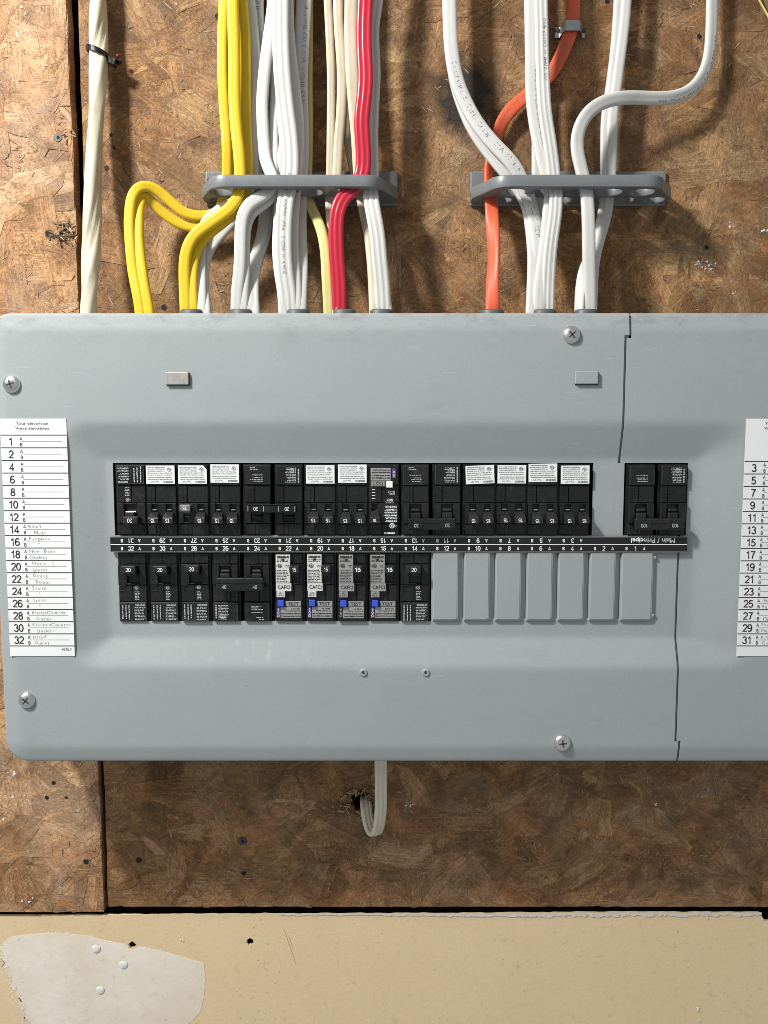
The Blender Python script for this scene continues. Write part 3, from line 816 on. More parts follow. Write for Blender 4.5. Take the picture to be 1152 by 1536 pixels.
# ---------------------------------------------------------------- directory labels
def directory(px_tl, px_w_m, rows, d, right, hand):
    x0, z1 = px_tl, PZ(60, 628, d)
    zb = PZ(60, 984, d); x1 = x0+px_w_m
    sheet = box(x0, x1, -d-.0004, -d-.0001, zb, z1)
    s = under(obj('directory_label', sheet, M['sticker']), panel); s['label'] = 'left-hand circuit directory' if not right else 'right-hand circuit directory'
    yy = -d-.0006; gk, gp, gl = ([], []), ([], []), ([], [])
    first = PZ(60, 652.5 if not right else 692, d); last = PZ(60, 968.5, d); pitch = (first-last)/len(rows)
    tc = x0+.0250 if not right else x0+.0275
    put_text(gk, 'Your electrician', tc, PZ(60, 635, d), .0021, yy, width=.0255); put_text(gk, 'Votre \u00e9lectricien', tc, PZ(60, 642.3, d), .0021, yy, width=.0265)
    for i in range(len(rows)+1):
        put_rect(gk, (x0+x1)/2, first-i*pitch, x1-x0, .0006, yy)
    for i, rw in enumerate(rows):
        zc = first-(i+.5)*pitch; xo = .0
        put_sign(gk, str(rw), x0+.0079+xo, zc-.0002, .0060, yy, .145, squash=1.0)
        put_sign(gk, 'A', x0+.0160, zc+.0023, .0027, yy, .14); put_sign(gk, 'B', x0+.0160, zc-.0025, .0027, yy, .14)
        put_rect(gl, (x0+.0150+x1-.003)/2, zc, x1-.003-x0-.0170, .00025, yy)
        if rw in hand:
            rg = random.Random(rw)
            for li, (txt, dx) in enumerate(hand[rw]):
                xx = x0+.0192+dx; zz = zc+(.0026 if li == 0 else -.0025)
                for ch in txt:
                    if ch == ' ': xx += .0016; continue
                    t = text_geo(ch, -.012, 1.0, .0); wch = (t[3]-t[2])/0.7*.0026 if t[0] else .001
                    put_text(gp, ch, xx+wch/2, zz+rg.uniform(-.0003, .0003), .0026*rg.uniform(.85, 1.15), yy, rot=rg.uniform(-.15, .2), bold=-.012, squash=1.05)
                    xx += wch*1.05+rg.uniform(.0005, .0010)
    if not right: put_text(gk, '9270-7', x1-.0062, PZ(60, 974, d), .0019, yy)
    under(obj('printed_text', geo_mesh('printed_text', gk), M['ink']), s)
    under(obj('ruled_line', geo_mesh('ruled_line', gl), M['ink_grey']), s)
    tag(under(obj('handwriting', geo_mesh('handwriting', gp), M['pencil']), s), kind='stuff')
handL = {14: [('BSmT', 0), ('Plugs', .0045)], 16: [('Fireplace', 0), ('"', .007)], 18: [('New  Bsmt', 0), ('Outlets', 0)], 20: [('Hood   }', .002), ('Igniter', .002)],
         22: [('Dining', .002), ('Room', .004)], 24: [('Stove', .001), ('"', .006)], 26: [('Stove', .001), ('"', .006)], 28: [('KitcheCounter', 0), ('Outlet', .003)],
         30: [('KitchenCounter', 0), ('Outlet', .003)], 32: [('Island', 0), ('Outlet', .001)]}
handR = {15: [('O', .001), ('S', .001)], 25: [('Furn', .001), ('Eq', 0)], 27: [('', 0), ('Outd', .001)], 29: [('Far', 0), ('Main', 0)], 31: [('Kit', 0), ('Co', .001)]}
directory(PX(14, 983, .098), PX(111, 983, .098)-PX(14, 983, .098), [1, 2, 4, 6, 8, 10, 12, 14, 16, 18, 20, 22, 24, 26, 28, 30, 32], H0, False, handL)
directory(PX(1106, 983, .098), .0515, [3, 5, 7, 9, 11, 13, 15, 17, 19, 21, 23, 25, 27, 29, 31], H0, True, handR)
# cable connectors on top of the box
for px in (288, 362, 447, 516, 572, 738, 816, 879):
    p = P(px, 469, .045); bm = bmesh.new(); n = 28; w2, d2 = .0098, .0085
    prof = ((1.0, -.012), (1.0, .0028), (.93, .0042), (.80, .0042), (.78, -.004))
    rings = [[bm.verts.new((p.x+w2*k*math.cos(i*2*math.pi/n), -.045+d2*k*math.sin(i*2*math.pi/n), p.z+dz-.0021)) for i in range(n)] for k, dz in prof]
    for a, b_ in zip(rings, rings[1:]):
        for i in range(n): bm.faces.new((a[i], a[(i+1) % n], b_[(i+1) % n], b_[i]))
    part('cable_connector', bm, M['connector'], panel, True)
# ================================================================ BREAKERS
# local frame: x across, z away from the number strip (negative = away, as in the lower row), y = -height
FACE = .0902                 # body face, metres in front of the wall
def mark_ul(g, x, z, r, y, rot=0.0):
    put_ring(g, x, z, r, r*.22, y); put_text(g, 'UL', x, z, r*.85, y, bold=.03, rot=rot)
    put_text(g, 'C', x-r*1.45*math.cos(rot), z, r*.6, y, rot=rot); 
class BK:
    """collects one breaker; z is measured as v (0 at the strip, growing outward)"""
    def __init__(s, name, x, v0z, flip, label, cat, group):
        s.root = empty(name, (x, -(FACE if flip else .0888), v0z), label, cat, group)
        rg = random.Random(int(abs(x)*1e5)); j = rg.gauss(0, .004); s.root.location.y -= rg.uniform(-.0003, .0006); s.root.location.z += rg.uniform(-.0003, .0003)
        s.root.rotation_euler = (rg.gauss(0, .006), (math.pi if flip else 0)+j, 0)
        s.flip = flip
    def add(s, name, mesh, mat, smooth=False, label=None):
        o = obj(name, mesh, mat, s.root, smooth)
        if label: o['label'] = label
        return o
def vb(bm, u0, u1, v0, v1, h0, h1, bev=.00035):
    add_box(bm, u0*.001, u1*.001, -h1*.001, -h0*.001, -v1*.001, -v0*.001, bev)
def pole_body(bm, u0, u1, slots, split, full=True, v0=10.0, v1=26.5, vend=57.5):
    """one pole housing between u0 and u1 (mm, 0 = centre); slots = list of (ua, ub, va, vb_) openings"""
    vb(bm, u0-.3, u1+1.6, .2, vend, -12, -3.0, 0)
    vb(bm, u0, u1, .4, v0-.25, -4, -1.0)
    vb(bm, split, u1-.2, 1.0, v0-.6, -4, -.4)
    vb(bm, split-3.4, split-.5, 1.0, v0-.6, -4, -.55)
    edges = [u0]
    for a, b, va, vb_ in slots: edges += [a, b]
    edges.append(u1)
    for i in range(0, len(edges), 2):
        vb(bm, edges[i], edges[i+1], v0, v1, -4, .5 if True else 0)
    for a, b, va, vb_ in slots:
        if va > v0+.3: vb(bm, a, b, v0, va, -4, .3)
        if vb_ < v1-.3: vb(bm, a, b, vb_, v1, -4, .3)
    vb(bm, u0, split-.15, v1+.3, 40.6, -4, -.9); vb(bm, split+.15, u1, v1+.3, 40.6, -4, -.5)
    vb(bm, u0+.2, u1, 41.0, vend-.8, -4, .6, .0005)
def ribs(bm, u, v0, n=4, pitch=2.6, w=3.4):
    for i in range(n):
        vb(bm, u-w/2, u+w/2, v0+i*pitch, v0+i*pitch+.5, -1, -.25, .0001)
        vb(bm, u-w/2, u-w/2+.5, v0+i*pitch, v0+i*pitch+2.0, -1, -.25, .0001)
def toggle(u, v, w, h, tip, up, base_v):
    """lever: neck from the slot to a rounded head"""
    bm = bmesh.new()
    vb(bm, u-w*.30, u+w*.30, min(base_v, v)-.5, max(base_v, v)+.5, -5, tip-3.0, .0005)
    vb(bm, u-w/2, u+w/2, v-h/2, v+h/2, .4, tip, .0009)
    return bm
def wedge_toggle(u, v, w, tip, base_v, on=True):
    """narrow tandem lever leaning from its slot"""
    s = -1 if on else 1
    bm = bmesh.new()
    # stepped lean: root in slot, then head
    q = [(base_v+2.2, -4), (base_v-2.2, -4), (v-2.9, tip-2.4), (v-2.3, tip), (v+2.3, tip), (v+3.6, tip-2.0)] if on else \
        [(base_v-2.2, -4), (base_v+2.2, -4), (v+2.9, tip-2.4), (v+2.3, tip), (v-2.3, tip), (v-3.6, tip-2.0)]
    k = [.30, .30, .5, .5, .5, .38]
    A = [bm.verts.new(((u-w*kk)*.001, -hh*.001, -vv*.001)) for (vv, hh), kk in zip(q, k)]
    B = [bm.verts.new(((u+w*kk)*.001, -hh*.001, -vv*.001)) for (vv, hh), kk in zip(q, k)]
    n = len(A)
    bm.faces.new(A); bm.faces.new(B[::-1])
    for i in range(n): bm.faces.new((A[i], B[i], B[(i+1) % n], A[(i+1) % n]))
    bmesh.ops.recalc_face_normals(bm, faces=bm.faces)
    bmesh.ops.bevel(bm, geom=list(bm.edges), offset=.0004, segments=1, affect='EDGES')
    return bm
def print_block(g, u0, u1, v0, v1, lines, y, seed, head=None, lh=1.25):
    rng = random.Random(seed); v = v0+.9
    if head:
        put_text(g, head, (u0+u1)/2*.001, -(v)*.001, .0013, y, bold=.03, width=min((u1-u0), len(head)*1.15)*.001); v += 1.9
    while v < v1:
        scribble(g, u0*.001, (u1-rng.uniform(0, (u1-u0)*.25))*.001, -v*.001, .00085, y, rng); v += lh
def outline(g, u0, u1, v0, v1, y, t=.00014):
    for a, b, c, d in ((u0, u1, v0, v0), (u0, u1, v1, v1)): put_rect(g, (a+b)/2*.001, -c*.001, (b-a)*.001, t, y)
    for a, b, c, d in ((u0, u0, v0, v1), (u1, u1, v0, v1)): put_rect(g, a*.001, -(c+d)/2*.001, t, (d-c)*.001, y)
TXT = math.pi*0
def single_pole(x, v0z, flip, num, label, group, seed):
    b = BK('circuit_breaker', x, v0z, flip, label, 'circuit breaker', group)
    bm = bmesh.new(); pole_body(bm, -12, 10.6, [(-5.0, 5.2, 15.5, 25.5)], -.8)
    ribs(bm, -8.5, 28.5 if not flip else 3, 4 if flip else 2)
    vb(bm, -11.5, -6, 26.6, 27.2, -1, .55, .0001)
    b.add('housing', bm, M['black'])
    b.add('slot', box(-.0049, .0051, .004, .0055, -.0254, -.0156), M['void'])
    t = bmesh.new(); vb(t, -3.6, 3.6, 14, 19, -5, 3.5, .0006); vb(t, -7.6, 4.4, 9.9, 16.1, .6, 7.8, .0008)
    tg = b.add('toggle', t, M['black_toggle'])
    g = ([], []); put_sign(g, num, -.0012, -.0130, .0031, -.0080, .14); o = obj('printed_number', geo_mesh('printed_number', g), M['white_ink'], tg)
    g = ([], []); y = .0004
    mark_ul(g, .0024, -.0290, .0015, y); print_block(g, .8, 5.0, 31.5, 38.8, 5, y, seed)
    y = -.0008
    print_block(g, .6, 10.0, 42.4, 55.5, 8, y, seed+1, 'SIEMENS')
    for uu in (-9.0, -6.3, -3.8):
        rr = random.Random(seed+int(uu*10)); v = 43.0
        while v < 54.5:
            L = rr.uniform(.7, 2.2); put_rect(g, (uu+rr.uniform(-.1, .1))*.001, -(v+L/2)*.001, .0008, L*.001, y); v += L+rr.uniform(.3, .7)
    b.add('printed_marking', geo_mesh('printed_marking', g), M['dim_ink'])
    g = ([], []); outline(g, -11.2, 10.1, 41.8, 56.2, -.00075); put_rect(g, -.0012, -.049, .00014, .0142, -.00075)
    b.add('label_outline', geo_mesh('label_outline', g), M['faint_ink'])
    if flip:
        s = bmesh.new(); add_box(s, -.0042, .0046, .0005, .0022, -.0196, -.0182, .0004, 2)
        b.add('bright_pivot', s, M['zinc'])
    return b
def tandem(x, v0z, label, group, seed, left_off=False, tilt=0.0, cut=False, dv=0.0):
    b = BK('tandem_breaker', x, v0z, True, label, 'circuit breaker', group)
    sl = [(-9.0, -3.9, 11.0, 25.6), (2.6, 7.7, 11.0, 25.6)]
    bm = bmesh.new(); pole_body(bm, -12, 11.6, sl, 4.6, True, 10.0, 26.5)
    ribs(bm, 9.4, 28.5, 4); 
    r = bmesh.ops.create_circle(bm, cap_ends=False, radius=.0014, segments=14, matrix=Matrix.Translation((-.0095, .0003, -.0355)) @ Matrix.Rotation(math.pi/2, 4, 'X'))
    b.add('housing', bm, M['black'])
    v_ = bmesh.new(); add_box(v_, -.0089, -.0040, .004, .0055, -.0255, -.0111); add_box(v_, .0027, .0076, .004, .0055, -.0255, -.0111)
    b.add('slot', v_, M['void'])
    for u in (-6.5, 5.2):
        off = left_off and u > 0
        base = 19.5
        vv = 13.0 if not off else 23.0
        t = b.add('toggle', wedge_toggle(u-.2, vv, 8.6, 7.4, base, not off), M['black_toggle'] if not off else M['grey_toggle'])
        if off: t['label'] = 'grey lever thrown the other way'
        n_ = bmesh.new(); vb(n_, u-1.8, u+1.8, 20.6 if not off else 15, 21.6 if not off else 16, -3, .8 if not off else -2, .0003)
        b.add('lever_root', n_, M['grey_toggle'])
        g = ([], []); put_sign(g, '15', (u-.2)*.001, -vv*.001, .0029, -.0076, .15); obj('printed_number', geo_mesh('printed_number', g), M['white_ink'], t)
    # white sticker
    st = bmesh.new(); W, Hh = .0228, .0146; cz = -.0494-dv*.001
    pts = [(-W/2, -Hh/2), (W/2, -Hh/2), (W/2, Hh/2), (-W/2, Hh/2)]
    if cut: pts = [(-W/2+.0028, -Hh/2), (W/2, -Hh/2), (W/2, Hh/2), (-W/2, Hh/2), (-W/2, -Hh/2+.0032)]
    c, s_ = math.cos(tilt), math.sin(tilt)
    pts = [(px*c-pz*s_-.0002, cz+px*s_+pz*c) for px, pz in pts]
    add_poly(st, pts, -.00085, .0002)
    sk = b.add('white_sticker', st, M['sticker'])
    g = ([], []); y = -.00105; rng = random.Random(seed)
    g2 = ([], [])
    put_text(g2, 'SIEMENS', -.0062, Hh/2-.0016, .0012, y, bold=.04, width=.0078); put_text(g2, 'Type QT', .0045, Hh/2-.0017, .0011, y, bold=.01, width=.0068)
    for i, zz in enumerate((.0036, .0021, .0002, -.0014, -.0030, -.0046, -.0060)):
        x0 = -W/2+.0012+rng.uniform(0, .002); x1 = W/2-.0012 if i not in (3, 5, 6) else W/2-.001
        if i > 3: x0 = -.0035 
        scribble(g2, x0, x1, zz, .0008, y, rng, 1.2)
    mark_ul(g2, -.0072, -.0042, .0016, y)
    for vx, vy, vz in g2[0]: g[0].append((vx*c-vz*s_-.0002, vy, cz+vx*s_+vz*c))
    g[1].extend(g2[1])
    obj('printed_marking', geo_mesh('printed_marking', g), M['ink_grey'], sk)
    return b
def two_pole(x, v0z, flip, num, label, group, seed, on):
    b = BK('double_pole_breaker', x, v0z, flip, label, 'circuit breaker', group)
    bm = bmesh.new()
    for k, uc in enumerate((-12.7, 12.7)):
        pole_body(bm, uc-11.0, uc+9.6, [(uc-5.2, uc+4.4, 11.2, 25.6)], uc+(1.5 if k else 3.6)); ribs(bm, uc+5.6, 28.5, 4)
        ribs(bm, uc+5.6, 2.0, 2)
    b.add('housing', bm, M['black'])
    v_ = bmesh.new()
    for uc in (-12.7, 12.7): add_box(v_, (uc-5.1)*.001, (uc+4.3)*.001, .004, .0055, -.0255, -.0113)
    b.add('slot', v_, M['void'])
    vv = 11.9 if on else 22.8
    for uc in (-12.7, 12.7):
        t = bmesh.new(); vb(t, uc-4.4, uc+3.6, min(vv, 18)-1, max(vv, 18)+1, -5, 2.5, .0006)
        vb(t, uc-4.2, uc+3.4, 19.5 if on else 14.0, 22.2 if on else 16.6, -4, 1.6, .0009)
        b.add('lever_root', t, M['black_toggle'])
    lo, hi, nv, ln = {'20': (19.2, 26.0, 22.4, 25.6), '40': (19.6, 30.0, 26.6, 23.4), '30': (5.8, 14.8, 9.4, 11.8), '100': (5.8, 14.8, 9.4, 11.8)}[num]
    t = bmesh.new(); vb(t, -19.6, 18.8, lo, hi, 3.0, 8.4, .0009)
    for ua, ub in ((-18.8, -6.4), (6.2, 18.0)): vb(t, ua, ub, nv-2.4, nv+2.4, 3.4, 8.75, .0003)
    vb(t, -18.9, 18.1, ln-.25, ln+.25, 3.4, 9.1, .0001)
    if hi-lo > 7: vb(t, -19.0, 18.2, min(ln, nv)+(0 if ln < nv else 2.4), max(ln, nv)-(2.4 if ln < nv else 0), 3.4, 8.9, .0005)
    vv = nv+.2
    tie = b.add('handle_tie', t, M['black'])
    for uc in (-12.6, 12.1):
        g = ([], []); put_sign(g, num, uc*.001, -(vv-.2)*.001, .0028, -.0092, .13)
        obj('printed_number', geo_mesh('printed_number', g), M['dim_ink'] if num != '20' else M['white_ink'], tie)
    if num == '20':
        g = ([], [])
        for uu in (-19.0, -6.2, 6.0, 18.2): put_rect(g, uu*.001, -(vv)*.001, .0004, .0042, -.0093)
        obj('edge_mark', geo_mesh('edge_mark', g), M['dim_ink'], tie)
    g = ([], []); y = -.0008
    for k, uc in enumerate((-12.7, 12.7)):
        if k == 0:
            print_block(g, uc-6.5, uc+2.5, 42.5, 55.0, 7, y, seed); mark_ul(g, (uc-3.2)*.001, -.0527, .0018, y)
            rr = random.Random(seed+9); v = 43.0
            while v < 54.0:
                L = rr.uniform(.7, 2.0); put_rect(g, (uc-8.4)*.001, -(v+L/2)*.001, .001, L*.001, y); v += L+.5
        else:
            rr = random.Random(seed+4)
            for v in (44.0, 45.4, 46.8, 49.0): scribble(g, (uc-5)*.001, (uc+5.0-rr.uniform(0, 4))*.001, -v*.001, .0008, y, rr)
            if num != '100': scribble(g, (uc-1)*.001, (uc+5)*.001, -.0535, .0009, y, rr); scribble(g, (uc+1)*.001, (uc+5)*.001, -.0550, .0009, y, rr)
    b.add('printed_marking', geo_mesh('printed_marking', g), M['dim_ink'])
    g = ([], [])
    for uc in (-12.7, 12.7): outline(g, uc-10.4, uc+9.0, 41.8, 56.2, -.00075)
    b.add('label_outline', geo_mesh('label_outline', g), M['faint_ink'])
    return b
def arc_fault(x, v0z, label, group, seed, bright, big, purple=True):
    b = BK('arc_fault_breaker', x, v0z, False, label, 'circuit breaker', group)
    bm = bmesh.new(); pole_body(bm, -12, 10.6, [(2.0, 8.4, 15.5, 25.0)], 3.4)
    b.add('housing', bm, M['black'])
    b.add('slot', box(.0021, .0083, .004, .0055, -.0249, -.0156), M['void'])
    t = bmesh.new(); vb(t, 2.6, 7.6, 14, 19, -5, 3.5, .0006); vb(t, .6, 8.8, 9.9, 16.1, .6, 7.6, .0008)
    tg = b.add('toggle', t, M['black_toggle'])
    g = ([], []); put_sign(g, '15', .0046, -.0130,   .0030 if not big else .0030, -.0078, .13 if not big else .2, squash=.9 if not big else 1.3); obj('printed_number', geo_mesh('printed_number', g), M['white_ink'], tg)
    lab = bmesh.new(); yb = -.0022
    add_box(lab, -.0108, .0008, yb, .0002, -.0246, -.0018, .0002); add_box(lab, -.0108, .0016, yb, .0002, -.0316, -.0248, .0002)
    add_box(lab, -.0104, -.0036, yb, .0002, -.0366, -.0318, .0002)
    lo = b.add('silver_label', lab, M['silver_white'] if bright else M['silver'])
    g = ([], []); y = yb-.0002
    put_text(g, 'SIEMENS', -.0050, -.0036, .0016, y, bold=.05, width=.0098)
    print_block(g, -10.0, .3, 5.0, 7.4, 2, y, seed); put_rect(g, -.0050, -.0057, .0022, .0017, y)
    mark_ul(g, -.0076, -.0107, .0018, y); print_block(g, -3.0, 0, 9.4, 12.4, 2, y, seed+1)
    print_block(g, -10.2, .2, 13.6, 23.8, 6, y, seed+2)
    put_rect(g, -.0045, -.0247, .0120, .00025, y); put_text(g, 'CAFCI', -.0044, -.0282, .0029, y, bold=.01, width=.0098)
    put_text(g, 'ARC', -.0070, -.0332, .0014, y, width=.0038); put_text(g, 'FAULT', -.0070, -.0350, .0014, y, width=.0050)
    obj('printed_marking', geo_mesh('printed_marking', g), M['ink'], lo)
    b.add('test_button', box(-.0096, -.0046, -.0034, .000, -.0441, -.0389, .0005, 2), M['blue'])
    lab = bmesh.new(); add_box(lab, -.0034, .0094, -.0013, .0002, -.0443, -.0402, .0002); add_box(lab, -.0074, .0094, -.0013, .0002, -.0540, -.0446, .0002)
    l2 = b.add('test_label', lab, M['silver'])
    g = ([], []); y = -.0015
    put_text(g, 'TEST', .0029, -.0422, .0024, y, bold=.012, width=.0088); outline(g, -2.8, 9.0, 40.5, 44.1, y)
    rr = random.Random(seed+8)
    scribble(g, .0010, .0080, -.0462, .0010, y, rr); scribble(g, -.004, .0085, -.0479, .0009, y, rr)
    for v in (50.2, 52.2): scribble(g, -.0070, .0090, -v*.001, .0012, y, rr, 1.5)
    obj('printed_marking', geo_mesh('printed_marking', g), M['ink'], l2)
    pu = b.add('purple_sticker', box(-.0106, -.0078, -.0011, 0, -.0540, -.0455, .0002), M['purple'] if purple else M['black_toggle'])
    g = ([], [])
    put_ring(g, -.0093, -.0520, .0011, .0003, -.0013, 10); put_ring(g, -.0092, -.0494, .0009, .0003, -.0013, 10)
    put_text(g, '\u2191', -.0092, -.0468, .0018, -.0013) if False else put_rect(g, -.0092, -.0469, .0004, .0018, -.0013)
    put_rect(g, -.0095, -.0464, .0009, .0003, -.0013, .8); put_rect(g, -.0089, -.0464, .0009, .0003, -.0013, -.8)
    obj('arrow_mark', geo_mesh('arrow_mark', g), M['white_ink'] if purple else M['dim_ink'], pu)
    return b
def ground_fault(x, v0z, label):
    b = BK('ground_fault_breaker', x, v0z, True, label, 'circuit breaker', 'breakers in the upper row')
    bm = bmesh.new(); pole_body(bm, -12, 11.6, [(5.0, 9.6, 11.0, 25.6)], 1.6); b.add('housing', bm, M['black'])
    b.add('slot', box(.0051, .0095, .004, .0055, -.0255, -.0111), M['void'])
    t = b.add('toggle', wedge_toggle(7.2, 13, 8.4, 7.0, 19.5, True), M['black_toggle'])
    g = ([], []); put_sign(g, '15', .0072, -.013, .0023, -.0072, .16); obj('printed_number', geo_mesh('printed_number', g), M['white_ink'], t)
    lab = bmesh.new(); add_box(lab, -.0056, .0104, -.0014, .0002, -.0545, -.0445, .0002); add_box(lab, -.0012, .0104, -.0014, .0002, -.0443, -.0398, .0002)
    l = b.add('silver_label', lab, M['silver'])
    g = ([], []); y = -.0016; rr = random.Random(5)
    put_text(g, 'TEST', .0046, -.0421, .0027, y, bold=.0, width=.0092); outline(g, -.6, 9.8, 40.2, 44.0, y)
    for v in (46.6, 48.6, 51.0, 53.0): scribble(g, -.0048, .0096, -v*.001, .0013, y, rr, 1.5)
    obj('printed_marking', geo_mesh('printed_marking', g), M['ink'], l)
    b.add('test_button', box(-.0072, -.0020, -.0034, 0, -.0440, -.0388, .0005, 2), M['white_button'])
    b.add('purple_sticker', box(-.0098, -.0066, -.0012, 0, -.0540, -.0465, .0002), M['purple'])
    g = ([], []); y = -.0014
    put_ring(g, -.0082, -.0490, .0010, .0003, y, 10); put_ring(g, -.0082, -.0512, .0008, .0003, y, 10); put_rect(g, -.0082, -.0475, .0004, .0014, y)
    y = -.0012
    put_text(g, 'GND', -.0068, -.0338, .0014, y); put_text(g, 'FAULT', -.0068, -.0320+.0005-.0035, .0014, y) if False else put_text(g, 'FAULT', -.0060, -.0356, .0014, y)
    put_text(g, 'GFCI', -.0050, -.0290, .0016, y, bold=.02); put_text(g, 'CLASS A', -.0046, -.0270+.0-.0040+.0002, .0012, y) if False else put_text(g, 'CLASS A', -.0046, -.0270, .0012, y)
    print_block(g, -10.4, 1.0, 10.5, 25.0, 10, y, 77); mark_ul(g, -.0066, -.0082, .0021, y, 0)
    put_text(g, 'SIEMENS', -.0045, -.0022, .0013, y, bold=.04, width=.0085)
    for i, v in enumerate((30.2, 32.6, 35.0, 37.4)): put_rect(g, .0082, -v*.001, .0026, .0005, y, .1)
    b.add('printed_marking', geo_mesh('printed_marking', g), M['white_ink'])
    g = ([], []); outline(g, 6.2, 11.0, 27.4, 39.0, -.0008); b.add('label_outline', geo_mesh('label_outline', g), M['faint_ink'])
    return b
UX = lambda k: -.2046+.02552*k
VU, VL = -.0822, -.0957
GU, GL = 'breakers in the upper row', 'breakers in the lower row'
single_pole(UX(0)+.0012, VU, True, '20', 'black single breaker marked 20 above the number 31, leftmost of the upper row', GU, 1)
for k, num, kw, look in ((1, 29, {}, 'white sticker sits level'), (2, 27, dict(left_off=True, cut=True), 'one grey lever up, sticker corner missing'), (3, 25, dict(dv=1.0), 'white sticker close to its top edge'),
                         (6, 19, {}, 'right of the joined 20 levers'), (7, 17, dict(dv=.9), 'left of the white test button'),
                         (11, 9, dict(tilt=.045), 'its white sticker stuck on crooked'), (12, 7, {}, 'straight white sticker beside the crooked one'), (13, 5, dict(dv=1.6), 'white sticker highest in the row'), (14, 3, {}, 'rightmost of the white-stickered ones')):
    tandem(UX(k)+.0003, VU, 'black twin-lever breaker above the number %d, %s' % (num, look), GU, 100+k, **kw)
two_pole((UX(4)+UX(5))/2, VU, True, '20', 'black double breaker, joined 20 levers thrown up, above numbers 23 and 21', GU, 31, False)
two_pole((UX(9)+UX(10))/2, VU, True, '30', 'black double breaker, dim joined 30 levers thrown down, above numbers 13 and 11', GU, 33, True)
two_pole(.2187, VU, True, '100', 'black main double breaker marked 100 above the words Main / Principal', GU, 35, True)
ground_fault(UX(8)+.0003, VU, 'black breaker with a square white test button above the number 15')
LX = lambda k: -.2046+.02548*k
for k, num, look in ((0, 32, 'leftmost of the lower row'), (1, 30, 'between two alike single breakers'), (2, 28, 'left of the joined 40 levers')):
    single_pole(LX(k)+.0008, VL, False, '20', 'black single breaker marked 20 below number %d, %s' % (num, look), GL, 50+k)
two_pole((LX(3)+LX(4))/2, VL, False, '40', 'black double breaker with joined 40 levers, only double one in the lower row', GL, 71, False)
for k, num, br, big, pu, look in ((5, 22, True, False, True, 'brightest label, beside the joined 40 levers'), (6, 20, True, False, True, 'second of its kind from the left'), (7, 18, False, True, False, 'the one with no purple sticker'), (8, 16, False, True, True, 'right next to a plain breaker marked 20')):
    arc_fault(LX(k)+.0006, VL, 'blue-button breaker with silver label below number %d, %s' % (num, look), GL, 200+k, br, big, pu)
single_pole(LX(9)+.0006, VL, False, '20', 'black single breaker marked 20 below the number 14, beside the grey blank fillers', GL, 59)

# ================================================================ CABLE ORGANISERS
def organiser(px0, px1, label, holes_, lend, rend):
    """wall flange plus a shelf with two rows of round holes"""
    zt = PZ(650, 262, .052); th = .0098; z0 = zt-th          # shelf
    x0, x1 = PX(px0, 285, .004), PX(px1, 285, .004); dep = .052
    r = empty('cable_organizer', ((x0+x1)/2, 0, z0), label, 'cable bracket', 'grey brackets holding the cables')
    fl = bmesh.new(); zf0, zf1 = PZ(650, 309, .003), PZ(650, 257, .003)
    add_box(fl, x0, x1, -.0042, -.0002, zf0, zf1, .0015, 3)
    part('flange', fl, M['bracket'], r)
    xa, xb = x0+.001, x1-.001
    c = bpy.data.curves.new('outline', 'CURVE'); c.dimensions = '2D'; c.fill_mode = 'BOTH'; c.extrude = th/2-.0007; c.bevel_depth = .0007; c.bevel_resolution = 1
    def spl(pp):
        s = c.splines.new('POLY'); s.points.add(len(pp)-1); s.use_cyclic_u = True
        for q, p in zip(s.points, pp): q.co = (p[0], p[1], 0, 1)
    def arc(cx, cy, rr, a0, a1, n=8): return [(cx+rr*math.cos(math.radians(a0+(a1-a0)*i/n)), cy+rr*math.sin(math.radians(a0+(a1-a0)*i/n))) for i in range(n+1)]
    R = .017
    pts = [(xa, .003)]
    pts += [(xb, .003)] + [(xb, .018)] + arc(xb-rend, dep-R, R, 15, 90, 12)+arc(xa+lend, dep-R, R, 90, 165, 12)+[(xa, .018)]
    spl(pts)
    for hx, hy, hr in holes_: spl([(xa+hx+hr*math.cos(-i*2*math.pi/28), hy+hr*math.sin(-i*2*math.pi/28)) for i in range(28)])
    o = bpy.data.objects.new('outline', c); m = bpy.data.meshes.new_from_object(o); bpy.data.objects.remove(o); bpy.data.curves.remove(c)
    for v in m.vertices: v.co = Vector((v.co.x, -v.co.y, z0+th/2+v.co.z))
    m.materials.clear()
    bm = bmesh.new(); bm.from_mesh(m); bmesh.ops.recalc_face_normals(bm, faces=bm.faces)
    part('shelf', bm, M['bracket'], r)
    return r
HL = [(.018+.0255*i, .0360, .0106) for i in range(6)] + [(.0145+.0255*i, .0125, .0095) for i in range(6)]
HRR = [(.032+.027*i, .0360, .0110) for i in range(5)] + [(.0253+.0265*i, .0125, .0098) for i in range(6)]
organiser(308, 597, 'grey plastic bracket above the panel gripping yellow, white and red cables, left of two', [h for h in HL if h[0] < .150], .026, .028)
organiser(705, 999, 'grey plastic bracket above the panel gripping orange and white cables, right of two', [h for h in HRR if h[0] < .160], .028, .030)

